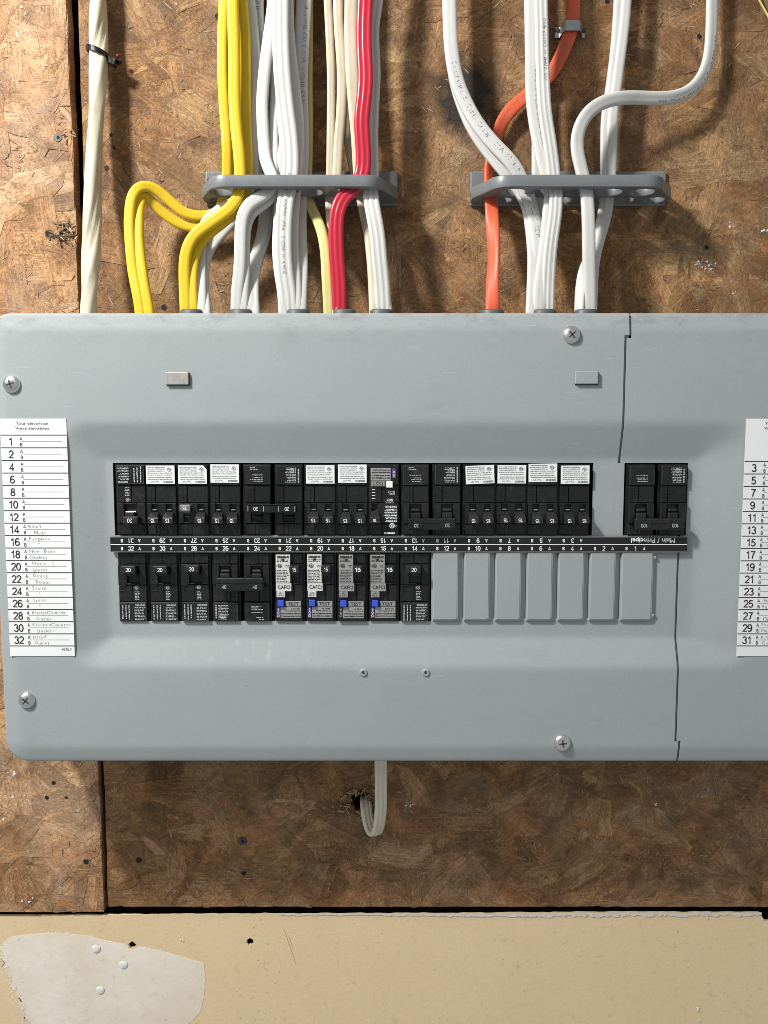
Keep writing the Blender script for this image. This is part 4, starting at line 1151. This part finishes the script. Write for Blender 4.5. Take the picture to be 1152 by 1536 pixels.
# ================================================================ CABLES
GD = .44
def section(W, T, n_b, n=30):
    out = []
    gro = {1: [], 2: [0.0], 3: [-W/6, W/6], 4: [-W/4, 0, W/4]}[n_b]
    for i in range(n):
        a = 2*math.pi*i/n; ca, sa = math.cos(a), math.sin(a)
        x = W/2*math.copysign(abs(ca)**.85, ca); y = T/2*math.copysign(abs(sa)**.62, sa)
        for g_ in gro: y *= 1-GD*math.exp(-((x-g_)/(W*.05))**2)
        out.append((x, y))
    return out
def top_h(x, W, T, n_b):
    gro = {1: [], 2: [0.0], 3: [-W/6, W/6], 4: [-W/4, 0, W/4]}[n_b]
    q = min(1, abs(x)/(W/2)); c = q**(1/.85); s = math.sqrt(max(0, 1-c*c)); y = T/2*s**.62
    for g_ in gro: y *= 1-GD*math.exp(-((x-g_)/(W*.05))**2)
    return y
def cr(p0, p1, p2, p3, t):
    return .5*((2*p1)+(-p0+p2)*t+(2*p0-5*p1+4*p2-p3)*t*t+(-p0+3*p1-3*p2+p3)*t*t*t)
def spine(pts, step=.0035):
    P_ = [pts[0]*2-pts[1]]+list(pts)+[pts[-1]*2-pts[-2]]; out = []
    for i in range(1, len(P_)-2):
        n = max(2, int((P_[i+1]-P_[i]).length/step))
        for k in range(n): out.append(cr(P_[i-1], P_[i], P_[i+1], P_[i+2], k/n))
    out.append(pts[-1])
    # even out
    for _ in range(4):
        out = [out[0]]+[(out[i-1]+out[i]*2+out[i+1])/4 for i in range(1, len(out)-1)]+[out[-1]]
    return out
RG = {'0': (0, 0, 1, 1), '2': (180, 0, 3.2, 3.2), '3': (380, 0, 3.2, 3.2), '4': (640, 0, 3.2, 3.2), '5': (800, 0, 3.2, 3.2), '1': (0, 0, 2.88, 2.88)}
def cable(label, mat, reg, pts, wpx, dep, nb=2, tk=.0052, twist=None, group=None, text=None, into_box=True, name='cable', extend=True, smooth_end=True):
    """pts: (X, Y) in enlarged-region pixels, dep: depth list in mm (interpolated along the points)"""
    ox, oy, sx, sy = RG[reg]
    pix = [(ox+x/sx, oy+y/sy) for x, y in pts]
    if isinstance(dep, (int, float)): dep = [dep]*len(pix)
    if len(dep) != len(pix):
        m_ = len(dep)-1; dd = []
        for i in range(len(pix)):
            t = i/(len(pix)-1)*m_; k = min(int(t), m_-1); dd.append(lerp(dep[k], dep[k+1], t-k))
        dep = dd
    W3 = [P(px, py, d*.001) for (px, py), d in zip(pix, dep)]
    if extend: 
        d0 = (W3[0]-W3[1]).normalized(); W3 = [W3[0]+Vector((d0.x*.3*.16, 0, .16)), W3[0]+Vector((d0.x*.05, 0, .05))]+W3
    if into_box:
        W3[-1].y = -.045
        W3.append(W3[-1]+Vector((0, 0, -.012)))
    sp = spine(W3); W = wpx/1690.0; sec = section(W, tk, nb); n = len(sec)
    V, F, fr = [], [], []; Lp = None; s = 0
    tot = sum((sp[i+1]-sp[i]).length for i in range(len(sp)-1))
    for i, c in enumerate(sp):
        t = (sp[min(i+1, len(sp)-1)]-sp[max(i-1, 0)]).normalized()
        if i: s += (sp[i]-sp[i-1]).length
        y = Vector((0, -1, 0)); L = y.cross(t)
        if L.length < .05: L = Lp.copy() if Lp else Vector((1, 0, 0))
        L.normalize()
        if Lp is not None and L.dot(Lp) < 0: L = -L
        if Lp is not None: L = (L*.6+Lp*.4).normalized()
        L = (L-t*L.dot(t)).normalized(); Lp = L
        Nn = L.cross(t).normalized()
        if Nn.y > 0: Nn = -Nn
        tw = 0
        if twist:
            tw = twist(s, s/tot)
        ct, st = math.cos(tw), math.sin(tw)
        L2 = L*ct+Nn*st; N2 = Nn*ct-L*st
        fr.append((c, L2, N2, t, s))
        for (a, b_) in sec: V.append(c+L2*a+N2*b_)
    for i in range(len(sp)-1):
        for k in range(n): F.append((i*n+k, i*n+(k+1) % n, (i+1)*n+(k+1) % n, (i+1)*n+k))
    F.append(tuple(range(n))); F.append(tuple(range((len(sp)-1)*n, len(sp)*n))[::-1])
    me = bpy.data.meshes.new(name); me.from_pydata([tuple(v) for v in V], [], F); me.materials.append(M[mat])
    bm = bmesh.new(); bm.from_mesh(me); bmesh.ops.recalc_face_normals(bm, faces=bm.faces); bm.to_mesh(me); bm.free()
    me.shade_smooth()
    o = obj(name, me); tag(o, label, 'cable', group)
    if text:
        G = ([], [])
        for (txt, s0, off, cap, up) in text:
            s_ = s0
            for ch in txt:
                tg = text_geo(ch, .0) ; adv = ((tg[3]-tg[2])/.70*cap+cap*.28) if tg[0] else cap*.7
                if tg[0]:
                    sc = cap/.70; b0 = len(G[0])
                    for vx, vy in tg[0]:
                        ds = s_+(vx-tg[2])*sc; lat = off+(vy-.35)*sc*up
                        j = 0
                        k = min(range(len(fr)), key=lambda q: abs(fr[q][4]-ds)) if vx == tg[0][0][0] else kk
                        kk = k
                        while kk+1 < len(fr) and fr[kk+1][4] < ds: kk += 1
                        while kk > 0 and fr[kk][4] > ds: kk -= 1
                        c, L2, N2, t, sb = fr[kk]
                        c2, L3, N3, t2, sb2 = fr[min(kk+1, len(fr)-1)]
                        f = (ds-sb)/max(1e-6, sb2-sb); cc = c.lerp(c2, f)
                        G[0].append(tuple(cc+L2.lerp(L3, f)*lat+N2.lerp(N3, f)*(top_h(lat, W, tk, nb)+.00012)))
                    for f_ in tg[1]: G[1].append(tuple(b0+i for i in f_))
                s_ += adv
        o2 = obj('printed_text', geo_mesh('printed_text', G), M['ink_grey'], o)
    return o
GW = 'cables rising above the panel'
T1 = 'CSA 604149  14 AWG CU 2 CDR  NMD90 NYLON 300V  '
# ---- far left service cable
GD = .16
cable('thick cream service cable hanging at far left with a black zip tie round it', 'c_old', '1', [(423, -60), (425, 0), (425, 150), (425, 300), (416, 500), (405, 700), (400, 900), (393, 1100), (386, 1250), (384, 1352)], 25, [13, 14, 15, 17, 20, 24, 30, 37, 42, 45], 3, .0125,
      twist=lambda s, u: 1.2+s*22+.4*math.sin(s*31), name='service_cable')
GD = .44
# ---- yellow group
cable('yellow cable in the outer, higher of two loops left of the left bracket', 'c_yellow', '2', [(560, 0), (566, 300), (560, 600), (560, 850), (535, 960), (475, 1020), (400, 1040), (320, 1030), (250, 975), (180, 912), (115, 888), (62, 925), (45, 1040), (48, 1150), (62, 1300), (82, 1400), (98, 1495)], 15,
      [16, 16, 16, 16, 18, 20, 22, 24, 26, 29, 33, 36, 38, 40, 42, 44, 45], 2, .0062, group=GW)
cable('yellow cable in the inner, lower of two loops left of the left bracket', 'c_yellow', '2', [(500, 0), (492, 200), (494, 400), (504, 560), (514, 700), (514, 850), (500, 940), (470, 1030), (400, 1090), (310, 1085), (230, 1040), (160, 980), (112, 930), (92, 990), (88, 1130), (106, 1300), (125, 1420), (140, 1495)], 15,
      [26, 26, 26, 26, 26, 22, 20, 19, 19, 20, 22, 25, 29, 33, 38, 42, 44, 45], 2, .0062, group=GW)
cable('broad yellow cable curving in front of the others below the left bracket', 'c_yellow', '2', [(540, 0), (545, 150), (548, 300), (548, 450), (556, 600), (572, 740), (577, 850), (572, 930), (530, 1000), (440, 1065), (350, 1135), (314, 1225), (310, 1340), (316, 1495)], 16.5,
      [34, 34, 35, 36, 38, 40, 41, 43, 46, 47, 47, 46, 45, 45], 2, .0062, group=GW)
cable('yellow cable third from the left, tucked under the broad yellow one', 'c_yellow', '2', [(588, 0), (602, 150), (607, 300), (606, 450), (609, 620), (616, 760), (614, 870), (590, 960), (520, 1050), (430, 1120), (375, 1190), (354, 1270), (350, 1380), (356, 1495)], 13.5,
      [25, 25, 26, 27, 28, 32, 34, 36, 38, 38, 40, 42, 44, 45], 2, .0062, group=GW)
# ---- whites between yellow and centre
cable('white cable arching behind the yellow bend, upper edge showing above it', 'c_white', '2', [(620, 0), (638, 150), (652, 300), (655, 450), (650, 620), (645, 750), (640, 860), (600, 940), (520, 990), (440, 1035), (395, 1110), (385, 1220), (386, 1350), (388, 1495)], 17,
      [18, 18, 18, 20, 22, 24, 26, 27, 27, 28, 30, 34, 40, 45], 2, .0055, group=GW)
cable('white cable falling just right of the yellow bend to the panel', 'c_white', '2', [(665, 0), (668, 200), (672, 400), (664, 600), (660, 850), (620, 960), (545, 1060), (470, 1140), (418, 1220), (400, 1320), (405, 1420), (412, 1495)], 15,
      [10, 10, 10, 11, 13, 16, 20, 24, 28, 34, 40, 45], 2, .0055, group=GW)
cable('greyish shaded white cable with faint print behind the yellow ones', 'c_shaded', '2', [(660, 0), (664, 150), (672, 300), (684, 450), (690, 600), (688, 750), (688, 860), (700, 980), (690, 1100), (665, 1200), (630, 1300), (618, 1400), (628, 1495)], 18,
      [14, 14, 14, 14, 14, 14, 14, 16, 20, 26, 34, 42, 45], 2, .005, group=GW, text=[('NMD90 14 AWG CSA 3C 300V', .16, 0, .0032, 1)])
cable('white cable bending sharply left below the left bracket, outermost of that bend', 'c_white', '2', [(738, 0), (722, 130), (702, 270), (688, 400), (682, 520), (690, 680), (700, 780), (735, 850), (735, 900), (690, 940), (620, 975), (584, 1050), (578, 1150), (575, 1280), (562, 1400), (560, 1495)], 17,
      [24, 24, 25, 26, 26, 28, 32, 36, 40, 44, 46, 47, 47, 47, 46, 45], 2, .0055, group=GW)
cable('white cable nested inside the sharp bend below the left bracket', 'c_white', '2', [(750, 0), (745, 200), (748, 400), (740, 560), (738, 700), (740, 850), (745, 920), (705, 975), (645, 1010), (612, 1060), (600, 1160), (602, 1300), (594, 1400), (592, 1495)], 14,
      [18, 18, 18, 20, 24, 32, 36, 38, 40, 42, 43, 44, 45, 45], 2, .0055, group=GW)
cable('white cable falling behind the sharp bends to the panel', 'c_white', '2', [(725, 0), (728, 200), (728, 400), (724, 600), (720, 850), (715, 980), (705, 1100), (685, 1190), (655, 1280), (642, 1380), (648, 1495)], 14,
      [9, 9, 9, 10, 12, 14, 18, 24, 32, 40, 45], 2, .0055, group=GW)
# ---- centre white bunch
cable('broad white cable with a printed middle ridge, front of the centre bunch', 'c_white', '2', [(770, 0), (770, 150), (778, 350), (795, 520), (812, 650), (820, 780), (815, 860), (800, 930), (790, 1000), (783, 1150), (790, 1300), (806, 1400), (812, 1495)], 24,
      [36, 36, 37, 38, 39, 40, 41, 43, 46, 47, 47, 46, 45], 3, .0056, group=GW, text=[('GEN 300V  NMD90  CSA  2 CDR 14 AWG', .30, 0.0, .0026, 1)])
cable('white cable second in the centre bunch with a tight edge to the printed one', 'c_white', '2', [(805, 0), (812, 180), (836, 400), (855, 560), (858, 680), (845, 800), (842, 870), (838, 980), (830, 1100), (835, 1250), (846, 1380), (848, 1495)], 16,
      [28, 28, 29, 30, 31, 32, 33, 35, 38, 41, 44, 45], 2, .0055, group=GW)
cable('white cable leaning left low in the centre bunch', 'c_white', '2', [(765, 0), (768, 200), (770, 400), (776, 560), (790, 680), (775, 780), (765, 860), (765, 950), (760, 1080), (755, 1200), (766, 1320), (780, 1400), (786, 1495)], 15,
      [26, 26, 26, 26, 27, 28, 29, 32, 36, 40, 43, 45, 45], 2, .0055, group=GW)
cable('printed white cable at the right side of the centre bunch', 'c_white', '2', [(884, 0), (876, 150), (866, 350), (868, 520), (872, 700), (866, 850), (862, 980), (860, 1120), (866, 1250), (862, 1380), (858, 1495)], 22,
      [20, 20, 20, 20, 20, 21, 24, 30, 36, 42, 45], 2, .0055, group=GW, text=[('14 AWG CU 2 CDR NMD90 CSA', .165, .0022, .0032, 1)])
cable('pale yellow cable emerging below the left bracket beside the red one', 'c_pale', '3', [(262, 0), (262, 200), (260, 400), (262, 650), (258, 850), (262, 950), (292, 1025), (325, 1100), (345, 1200), (352, 1320), (362, 1495)], 15,
      [8, 8, 9, 10, 14, 18, 26, 34, 40, 44, 45], 2, .0058, group=GW)
# ---- cream, red, white
cable('thin cream cable, leftmost of the cream trio', 'c_cream', '3', [(358, 0), (364, 120), (370, 250), (374, 400), (372, 650), (368, 850), (364, 980), (372, 1100), (385, 1250), (392, 1495)], 12, [20, 20, 20, 20, 20, 20, 22, 28, 36, 45], 2, .0058, group=GW)
cable('cream cable in the middle of the cream trio', 'c_cream', '3', [(406, 0), (410, 130), (420, 260), (426, 380), (420, 560), (408, 700), (402, 850), (388, 980), (392, 1120), (404, 1300), (412, 1495)], 14, [22, 22, 23, 23, 23, 22, 22, 22, 28, 36, 45], 2, .0058, group=GW)
cable('wide cream cable, rightmost of the cream trio, disappearing behind the red one', 'c_cream', '3', [(470, 0), (468, 150), (474, 330), (486, 500), (500, 650), (512, 850), (530, 980), (560, 1120), (578, 1280), (588, 1495)], 19, [24, 24, 25, 25, 25, 24, 26, 32, 38, 45], 2, .0055, group=GW)
cable('shaded cream cable showing low beside the red one above the bracket', 'c_cream', '3', [(430, 0), (436, 300), (446, 600), (466, 750), (490, 850), (530, 980), (570, 1100), (600, 1250), (630, 1350), (648, 1495)], 12, [9, 9, 9, 10, 12, 16, 24, 32, 40, 45], 1, .0055, group=GW)
cable('shiny red cable running down through the left bracket', 'c_red', '3', [(536, 0), (530, 130), (531, 250), (538, 370), (530, 480), (519, 580), (526, 690), (530, 770), (522, 850), (495, 895), (445, 930), (407, 995), (396, 1100), (400, 1240), (410, 1370), (411, 1495)], 21.5,
      [40, 40, 41, 42, 43, 43, 42, 41, 41, 43, 46, 48, 48, 47, 46, 45], 3, .0062, group=GW)
cable('white cable half hidden behind the red one, broad and ribbed below the bracket', 'c_white', '3', [(585, 0), (566, 150), (574, 350), (566, 520), (562, 680), (566, 850), (560, 920), (574, 1010), (594, 1120), (606, 1250), (618, 1370), (624, 1495)], 22,
      [30, 30, 30, 30, 30, 34, 40, 45, 47, 47, 46, 45], 3, .0055, group=GW)
# ---- right-hand group
cable('white cable with clear printed lettering sweeping right across the upper middle', 'c_white', '4', [(108, -30), (110, 60), (117, 220), (140, 370), (190, 500), (255, 610), (330, 700), (400, 770), (448, 845), (480, 930), (510, 1020), (530, 1150), (530, 1280), (520, 1400), (514, 1495)], 20,
      [30, 30, 30, 30, 30, 31, 32, 33, 32, 30, 30, 34, 38, 42, 45], 2, .0058, group='white cables through the right bracket', text=[('Southwire & Cable Group  CSA 604149  14 AWG CU 2 CDR', .215, .0006, .0036, 1)])
cable('white cable riding just under the lettered one on its lower left side', 'c_white', '4', [(112, -30), (116, 60), (118, 220), (132, 380), (178, 530), (230, 640), (300, 740), (375, 830), (430, 900), (478, 980), (498, 1090), (510, 1220), (508, 1350), (502, 1495)], 16,
      [22, 22, 22, 22, 22, 23, 24, 25, 25, 26, 30, 36, 41, 45], 2, .0055, group='white cables through the right bracket')
cable('orange cable twisting behind the white ones and down to the panel', 'c_orange', '4', [(706, -20), (704, 60), (695, 140), (660, 235), (610, 335), (545, 410), (440, 490), (370, 570), (335, 660), (306, 760), (300, 850), (308, 940), (314, 1050), (320, 1150), (322, 1250), (316, 1350), (316, 1495)], 19.5,
      [5, 5, 6, 8, 9, 10, 10, 10, 10, 10, 12, 18, 26, 34, 40, 44, 45], 2, .0042, twist=lambda s, u: .75*math.sin(s*34)*(.4+.6*(u > .6)), group=GW,
      text=[('CANADA  CMD  VOLTS  PATENTS.COM', .20, 0, .0028, 1), ('PATENTSW.COM  09/11/20  14', .475, 0, .0030, 1)])
cable('white ribbed cable at left of the straight pair through the right bracket', 'c_white', '4', [(500, -30), (503, 150), (505, 320), (508, 480), (530, 640), (556, 760), (577, 850), (596, 910), (588, 1010), (578, 1120), (560, 1260), (545, 1380), (538, 1495)], 19,
      [34, 34, 34, 34, 35, 36, 37, 38, 40, 42, 44, 45, 45], 2, .0055, group='white cables through the right bracket', text=[('AWG CU 2 CDR NMD90 NYLON', .22, .0028, .0026, 1)])
cable('white ribbed cable at right of the straight pair through the right bracket', 'c_white', '4', [(548, -30), (552, 150), (556, 320), (566, 520), (590, 680), (606, 800), (612, 870), (620, 930), (618, 1020), (598, 1160), (586, 1300), (580, 1495)], 19,
      [40, 40, 40, 41, 41, 41, 41, 43, 46, 47, 46, 45], 3, .0055, group='white cables through the right bracket', text=[('CSA 604149 14 AWG CU', .18, .0018, .0026, 1)])
cable('printed white cable hidden at the top and showing just below the right bracket', 'c_white', '4', [(520, -30), (524, 300), (530, 600), (530, 850), (530, 950), (537, 1060), (542, 1160), (545, 1280), (556, 1380), (562, 1495)], 16,
      [14, 14, 14, 16, 22, 26, 32, 38, 42, 45], 2, .0055, group='white cables through the right bracket', text=[('N2020 NYLON CAREX', .40, 0, .0030, 1)])
cable('single white cable bending in a wide S at the upper right', 'c_white', '5', [(860, -60), (858, 60), (852, 200), (836, 310), (795, 395), (730, 450), (640, 472), (530, 470), (420, 470), (330, 492), (258, 545), (215, 630), (210, 720), (228, 800), (242, 860), (256, 930), (264, 1050), (266, 1200), (269, 1350), (270, 1495)], 18.5,
      [14, 14, 15, 16, 18, 20, 24, 28, 34, 37, 39, 40, 40, 41, 41, 43, 46, 47, 46, 45], 2, .0058, group='white cables through the right bracket', twist=lambda s, u: -.5*max(0, 1-abs(s-.25)/.2), text=[('CSA 604149 14 AWG CU 2 CDR 300V', .20, .0012, .0030, 1)])
cable('white cable crossing beneath the S-shaped one, left of the pair', 'c_white', '5', [(415, -40), (408, 80), (398, 220), (384, 340), (372, 430), (352, 560), (348, 700), (350, 850), (344, 960), (328, 1060), (305, 1160), (275, 1230), (245, 1290), (228, 1380), (222, 1495)], 16,
      [12, 12, 13, 14, 15, 16, 16, 16, 18, 22, 28, 33, 38, 43, 45], 2, .0055, group='white cables through the right bracket', twist=lambda s, u: .9*max(0, (u-.68)/.3))
cable('white cable crossing beneath the S-shaped one, right of the pair', 'c_white', '5', [(448, -40), (440, 80), (424, 220), (408, 340), (396, 440), (382, 560), (376, 700), (372, 850), (362, 950), (350, 1040), (318, 1150), (294, 1250), (285, 1350), (280, 1495)], 15,
      [20, 20, 20, 20, 20, 19, 18, 17, 19, 22, 28, 34, 40, 45], 2, .0055, group='white cables through the right bracket')
cable('thin yellow-green wire crossing the top right corner', 'c_pale', '5', [(1060, -50), (1082, 0), (1104, 35), (1126, 75), (1160, 140)], 2.6, 5, 1, .0016, into_box=False, extend=False, name='thin_wire')
# ---- loop below the panel
def loop_cable():
    d = .012
    pts = [Vector((PX(571, 1100, .070), -.060, PZ(571, 1100, .060))), Vector((PX(571, 1145, .058), -.055, PZ(571, 1145, .055))), P(571.5, 1180, .047), P(571, 1215, .039), P(568, 1240, .030), P(563, 1251, .0235),
           P(557, 1247, .018), P(552, 1232, .012), P(549, 1212, .006), P(548.5, 1200, -.004), P(549, 1192, -.018), P(550, 1188, -.032)]
    sp = spine(pts, .0022); W = 18.5/1690; sec = section(W, .0052, 3); n = len(sec); V, F = [], []
    for i, c in enumerate(sp):
        t = (sp[min(i+1, len(sp)-1)]-sp[max(i-1, 0)]).normalized()
        u = i/(len(sp)-1)
        L = Vector((1, .10+1.3*max(0, u-.35), 0)); L = (L-t*L.dot(t)).normalized(); Nn = t.cross(L).normalized()
        for a, b_ in sec: V.append(tuple(c+L*a+Nn*b_))
    for i in range(len(sp)-1):
        for k in range(n): F.append((i*n+k, i*n+(k+1) % n, (i+1)*n+(k+1) % n, (i+1)*n+k))
    me = bpy.data.meshes.new('cable'); me.from_pydata(V, [], F); me.materials.append(M['c_loop'])
    bm = bmesh.new(); bm.from_mesh(me); bmesh.ops.recalc_face_normals(bm, faces=bm.faces); bm.to_mesh(me); bm.free(); me.shade_smooth()
    tag(obj('cable', me), 'short loop of off-white cable hanging below the panel into a ragged hole', 'cable')
loop_cable()
# ---- zip tie
def zip_tie():
    c = P(147.5, 80, .0145); e = empty('zip_tie', c, 'black zip tie round the cream service cable at upper left', 'zip tie')
    bm = bmesh.new(); n = 40; R = .0087; rings = []
    tilt = -.38
    for i in range(n):
        a = i*2*math.pi/n
        for k, (dr, dz) in enumerate(((0, -.0021), (.0011, -.0021), (.0011, .0021), (0, .0021))):
            x = (R+dr)*math.cos(a); y = (R+dr)*math.sin(a); z = dz+x*tilt
            rings.append(bm.verts.new((c.x+x, c.y+y, c.z+z)))
    for i in range(n):
        for k in range(4):
            a, b_ = i*4+k, i*4+(k+1) % 4; a2, b2 = ((i+1) % n)*4+k, ((i+1) % n)*4+(k+1) % 4
            bm.faces.new((rings[a], rings[b_], rings[b2], rings[a2]))
    bmesh.ops.recalc_face_normals(bm, faces=bm.faces)
    part('band', bm, M['tie'], e)
    h = P(168, 92, .0145); bm = box(-.0038, .0042, -.0035, .0035, -.0032, .0032, .0007, 2)
    bmesh.ops.transform(bm, matrix=Matrix.Translation(h) @ Matrix.Rotation(.35, 4, 'Y'), verts=bm.verts)
    part('head', bm, M['tie'], e)
    q = P(176, 94, .0125); bm = box(-.0060, .0050, -.0012, .0012, -.0014, .0014, .0004)
    bmesh.ops.transform(bm, matrix=Matrix.Translation(q) @ Matrix.Rotation(.15, 4, 'Y') @ Matrix.Rotation(-.5, 4, 'Z'), verts=bm.verts)
    part('tail', bm, M['tie'], e)
    bm = bmesh.new(); q = P(177, 84, .011); bmesh.ops.create_uvsphere(bm, u_segments=14, v_segments=8, radius=.0017, matrix=Matrix.Translation(q))
    part('red_nail_head', bm, simple('dull red', (.16, .02, .02), .5), e, True)
zip_tie()
# ---- metal strap over the orange cable
def strap():
    a = P(832, 45, 0); b_ = P(873, 46, 0); e = empty('cable_strap', (a.x+.012, 0, a.z), 'galvanised metal strap nailed over the orange cable near the top', 'cable strap')
    W = .0085; prof = [(832, .0012), (839, .0012), (845, .0075), (849, .0098), (869, .0098), (872, .0060), (873, .0010), (877, .0010)]
    prof3 = [(PX(p, 40, y), y) for p, y in prof]
    zc = PZ(855, 40, .008); bm = bmesh.new(); n = len(prof3); th = .0009
    def row(z, off): return [bm.verts.new((x, -y-off, z)) for x, y in prof3]
    zz = [0.0015 if i < 2 or i > 5 else 0 for i in range(n)]
    A, B, C2, D = [], [], [], []
    for i, (x, y) in enumerate(prof3):
        dz = -.0020 if i < 2 or i > 5 else 0
        A.append(bm.verts.new((x, -y-th, zc+W/2+dz))); B.append(bm.verts.new((x, -y-th, zc-W/2+dz)))
        C2.append(bm.verts.new((x, -y, zc-W/2+dz))); D.append(bm.verts.new((x, -y, zc+W/2+dz)))
    for i in range(n-1):
        for p, q in ((A, B), (B, C2), (C2, D), (D, A)): bm.faces.new((p[i], q[i], q[i+1], p[i+1]))
    bm.faces.new((A[0], B[0], C2[0], D[0])); bm.faces.new((A[-1], B[-1], C2[-1], D[-1]))
    bmesh.ops.recalc_face_normals(bm, faces=bm.faces)
    part('band', bm, M['galv'], e)
    for px in (835, 875):
        b2 = bmesh.new(); add_disc(b2, PX(px, 46, 0), PZ(px, 47, 0), .0022, -.0034, .0016, 16, .8); part('nail', b2, M['steel_dark'], e)
strap()
